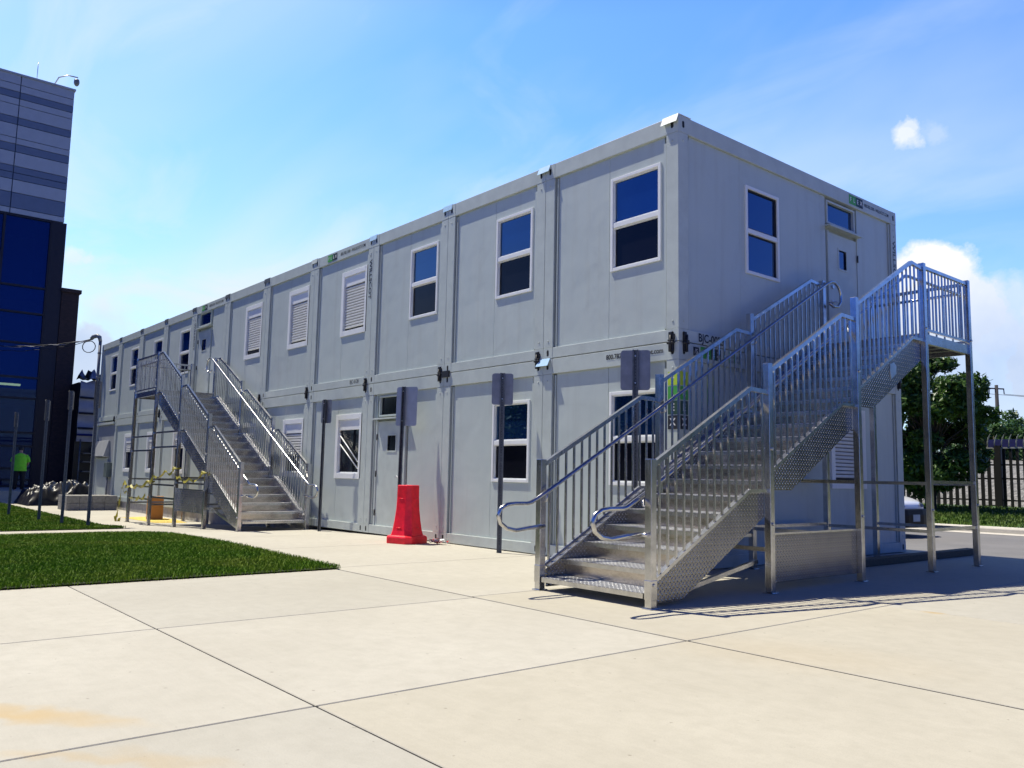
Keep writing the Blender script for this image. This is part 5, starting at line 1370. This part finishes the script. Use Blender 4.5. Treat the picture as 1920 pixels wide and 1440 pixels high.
def tree(name, label, base, crown, R, nleaf, leaf, mat, group=None, clumps=34, trunk_r=.09, seed=1, cat='tree'):
    """crown: centre (relative to base), R: radii.  Leaf cards gathered in clumps on limbs"""
    rd = np.random.default_rng(seed); B = Vector(base); T = thing(name, label, cat, base, group)
    mb = MB(); cz = crown[2]; top = B + Vector(crown)
    mb.tube([B + Vector((0, 0, -.1)), B + Vector((.03, .02, cz * .35)), B + Vector((crown[0] * .6, crown[1] * .6, cz * .8)), top + Vector((0, 0, R[2] * .5))], [trunk_r * 1.4, trunk_r, trunk_r * .7, trunk_r * .2], 8)
    C = []
    for i in range(clumps):
        d = rd.normal(size=3); d /= np.linalg.norm(d); r = rd.uniform(.35, 1.0) ** .6
        r *= 1 + .22 * math.sin(3 * math.atan2(d[1], d[0]) + seed) * (1 - abs(d[2]))
        c = np.array([d[0] * R[0] * r, d[1] * R[1] * r, d[2] * R[2] * r]); C.append((c, rd.uniform(.18, .34) * min(R)))
        p = top + Vector(c); s = B + Vector((crown[0] * .5, crown[1] * .5, cz * rd.uniform(.45, 1.0)))
        mb.tube([s, s.lerp(p, .5) + Vector((0, 0, .06)), p], [trunk_r * .35, trunk_r * .2, trunk_r * .06], 5, 0, False)
    build('trunk', mb, M['bark'], T)
    k = rd.integers(0, len(C), nleaf); cen = np.array([c for c, _ in C])[k]; rad = np.array([r for _, r in C])[k]
    d = rd.normal(size=(nleaf, 3)); d /= np.linalg.norm(d, axis=1)[:, None]; rr = rd.uniform(.2, 1, nleaf) ** .5
    pos = cen + d * (rad * rr)[:, None] * np.array([1.2, 1.2, .85]) + np.array(crown)
    nrm = d * .6 + rd.normal(size=(nleaf, 3)) * .6 + np.array([0, 0, .6]); nrm /= np.linalg.norm(nrm, axis=1)[:, None]
    a = np.cross(nrm, rd.normal(size=(nleaf, 3))); a /= np.linalg.norm(a, axis=1)[:, None]; b = np.cross(nrm, a)
    L = leaf * rd.uniform(.6, 1.3, nleaf)[:, None]
    V = np.empty((nleaf, 4, 3)); V[:, 0] = pos - a * L; V[:, 1] = pos + b * L * .38 - nrm * L * .12; V[:, 2] = pos + a * L; V[:, 3] = pos - b * L * .38 - nrm * L * .12
    me = bpy.data.meshes.new('crown'); me.vertices.add(nleaf * 4); me.vertices.foreach_set('co', V.reshape(-1))
    i4 = np.arange(nleaf)[:, None] * 4; tri = np.concatenate([i4 + [0, 1, 2], i4 + [0, 2, 3]], 1).reshape(-1)
    me.loops.add(len(tri)); me.loops.foreach_set('vertex_index', tri); me.polygons.add(len(tri) // 3)
    me.polygons.foreach_set('loop_start', np.arange(0, len(tri), 3)); me.polygons.foreach_set('loop_total', np.full(len(tri) // 3, 3))
    me.update(calc_edges=True); me.materials.append(mat)
    o = bpy.data.objects.new('crown', me); COL.objects.link(o); o.parent = T
    return T
p = at_d(1748, 930, 29.0); 
tree('leafy_tree', 'dense dark leafy tree right of the building, behind the stair landing legs', (p.x, p.y, .34), (0, 0, 2.75), (1.6, 1.5, 2.3), 21000, .105, M['leaf'], clumps=60, seed=3)
p = at_d(1690, 930, 30.0)
tree('leafy_tree', 'leafy tree half hidden by the end of the building', (p.x, p.y, .34), (0, 0, 2.5), (1.5, 1.4, 2.2), 11000, .105, M['leaf'], clumps=44, seed=8)
p = at_d(1822, 930, 29.6)
tree('leafy_shrub', 'lower leafy shrub leaning out beside the outer landing leg', (p.x, p.y, .34), (0, 0, 2.25), (.62, .6, 1.15), 3200, .095, M['leaf'], clumps=22, seed=5, cat='shrub')
for i, (u, v, d, R, lab) in enumerate(((1862, 800, 44, (1.9, 1.6, 1.5), 'pale green tree beyond the fence, left of the utility pole foot'), (1905, 772, 50, (2.2, 1.8, 2.0), 'bright green tree beyond the gate at the right edge'), (1838, 815, 47, (1.8, 1.5, 1.5), 'pale green tree just right of the dark leafy one'),
                                  (1950, 790, 46, (2.2, 1.8, 2.0), 'bright green tree at the right margin beyond the gate'), (1780, 800, 50, (2.6, 2, 2.2), 'green tree far behind the dark leafy tree'), (2060, 770, 52, (2.8, 2, 2.6), 'tall green tree outside the right margin'))):
    q = at_d(u, v, d); zt = q.z; b = (q.x, q.y, 1.6)
    tree('distant_tree', lab, b, (0, 0, max(1.0, zt - R[2] - 1.6 + .2)), R, 6000, .13, M['leaf2'], 'trees beyond the fence', clumps=40, seed=20 + i)
def added_tree_rows():
    """rows of trees added out of view to darken what metal and panes mirror"""
    src = [o for o in bpy.data.objects if o.name.startswith('distant_tree') and o.parent is None]
    def put(s, loc, k, lab, grp):
        c = s.copy(); COL.objects.link(c); c.location = loc; c.scale = (k, k, k); c['label'] = lab; c['group'] = grp
        for ch in list(s.children):
            d = ch.copy(); COL.objects.link(d); d.parent = c
    for i in range(9): put(src[i % len(src)], (7 + i * 4.6, 25.5 + (i % 3) * 1.6, 1.2), 1.7 + .25 * (i % 3), 'tree added out of view beyond the right margin to darken the stair plates', 'trees added out of view right of the frame')
    for i in range(22): put(src[(i * 2 + 1) % len(src)], (-66 + i * 3.3, -44 + (i % 3) * 3.5, -.3), 2.4 + .35 * (i % 3), 'tree added out of view behind the viewer to darken the ground window reflections', 'trees added out of view behind the viewer')
added_tree_rows()
def utility_pole():
    q = at_d(1868, 722, 80); x, y, zt = q.x, q.y, q.z
    T = thing('utility_pole', 'far wooden utility pole with a drooping crossarm above the trees', 'pole', (x, y, 1.8))
    mb = MB(); mb.tube([(x, y, 1.8), (x, y, zt)], [.20, .13], 10); build('mast', mb, M['wood_pole'], T)
    r = RT.normalized(); 
    def A(o, dz): return (x + r.x * o, y + r.y * o, zt + dz)
    mb = MB(); mb.tube([A(-.62, -.28), A(.62, -.32)], .05, 4, 0, True, True); build('crossarm', mb, M['wood_pole'], T)
    for o in (-.6, .6):
        mb = MB(); mb.tube([A(o, -.32), A(o * 1.05, -.75)], .045, 8); build('insulator', mb, M['pvc'], T)
    mb = MB(); mb.tube([A(-.4, -2.3), A(.4, -2.25)], .045, 4, 0, True, True); 
    for o in (-.35, -.15, .15, .35): mb.tube([A(o, -2.3), A(o, -2.05)], .03, 6)
    build('crossarm', mb, M['wood_pole'], T)
    mb = MB(); 
    for o, w in ((.6, -.75), (-.6, -.75)): mb.tube([Vector(A(o, w)) + Vector((r.x, r.y, 0)) * t * 60 + Vector((0, 0, -4 * .9 * t * (1 - t) + t * -.3)) for t in np.linspace(0, 1, 12)], .018, 4)
    tag(build('power_line', mb, M['cable'], loc=A(.6, -.75)), 'thin power lines running right from the far utility pole', 'wire')
utility_pole()

# ------------------------------------------------------------------ parked car, nose showing past the building
def car():
    x0, yc, g = -1.90, 10.15, -.028
    T = thing('parked_car', 'white car with black bumper, only its nose showing past the building corner', 'car', (x0 - 2.2, yc, g))
    hw = .89
    # stations along the car: x back from the nose, half width, sill z, shoulder z, top z, half width at top
    st = [(.00, .62, .42, .60, .66, .55), (-.10, .76, .30, .68, .76, .66), (-.35, .85, .22, .76, .86, .72), (-.80, .89, .20, .82, .93, .74), (-1.25, .89, .20, .88, .99, .74), (-1.95, .89, .20, .92, 1.38, .60), (-2.35, .89, .20, .94, 1.46, .58), (-3.1, .89, .20, .95, 1.45, .58), (-3.75, .88, .22, .96, 1.15, .62), (-4.3, .84, .26, .92, 1.02, .66), (-4.5, .70, .38, .80, .92, .60)]
    mb = MB(); rings = []
    for (dx, w, zs, zh, zt, wt) in st:
        x = x0 + dx
        rings.append([(x, yc - w * .96, g + zs), (x, yc - w, g + (zs + zh) / 2), (x, yc - w * .97, g + zh), (x, yc - wt, g + zt - .02), (x, yc - wt * .5, g + zt), (x, yc + wt * .5, g + zt), (x, yc + wt, g + zt - .02), (x, yc + w * .97, g + zh), (x, yc + w, g + (zs + zh) / 2), (x, yc + w * .96, g + zs)])
    n = 10; vs = [p for r in rings for p in r]; fs = []; 
    for i in range(len(rings) - 1):
        for j in range(n): fs.append((i * n + j, i * n + (j + 1) % n, (i + 1) * n + (j + 1) % n, (i + 1) * n + j))
    fs.append(list(range(n))); fs.append([(len(rings) - 1) * n + j for j in range(n)])
    mb.add(vs, fs, 0, True)
    for q, f in enumerate(mb.f[:-2]):
        i, j = divmod(q, n)
        if (i in (4, 7) and j in (3, 4, 5)) or (i in (5, 6) and j in (2, 6)): mb.m[q] = 1
    b = build('body', mb, [M['carw'], M['glass']], T)
    sub = b.modifiers.new('Sub', 'SUBSURF'); sub.levels = 1; sub.render_levels = 2
    # front fascia
    mb = MB(); prof = [(.035, .20), (.075, .30), (.075, .46), (.045, .58), (-.04, .60), (-.55, .60), (-.55, .20)]
    ys = [(-.86, -.24), (-.70, -.07), (-.35, .0), (.35, .0), (.70, -.07), (.86, -.24)]
    V = []; 
    for (yy, back) in ys:
        for (px, pz) in prof: V.append((x0 + max(px + back, -.55), yc + yy, g + pz))
    m = len(prof); F = [(i * m + j, i * m + (j + 1) % m, (i + 1) * m + (j + 1) % m, (i + 1) * m + j) for i in range(len(ys) - 1) for j in range(m)] + [list(range(m)), [(len(ys) - 1) * m + j for j in range(m)]]
    mb.add(V, F); build('bumper', mb, M['carb'], T, bevel=.012)
    mb = MB().box(x0 + .072, x0 + .084, yc - .155, yc + .155, g + .33, g + .475); build('licence_plate', mb, M['plate'], T)
    for sg in (-1, 1):
        mb = MB().prism([(x0 + .0, yc + sg * .40, g + .625), (x0 - .03, yc + sg * .40, g + .70), (x0 - .34, yc + sg * .83, g + .755), (x0 - .26, yc + sg * .84, g + .645)], (.05, sg * .03, .01)); build('headlight', mb, M['headl'], T, bevel=.01)
        for dx in (-.85, -3.6):
            mb = MB(); c = (x0 + dx, yc + sg * .80, g + .325); mb.tube([(c[0], c[1] - .1, c[2]), (c[0], c[1] + .1, c[2])], .315, 24); w = build('wheel', mb, M['tyre'], T, bevel=.02)
            mb = MB(); mb.tube([(c[0], c[1] + sg * .09, c[2]), (c[0], c[1] + sg * .112, c[2])], .20, 20); build('rim', mb, M['steel'], w)
car()
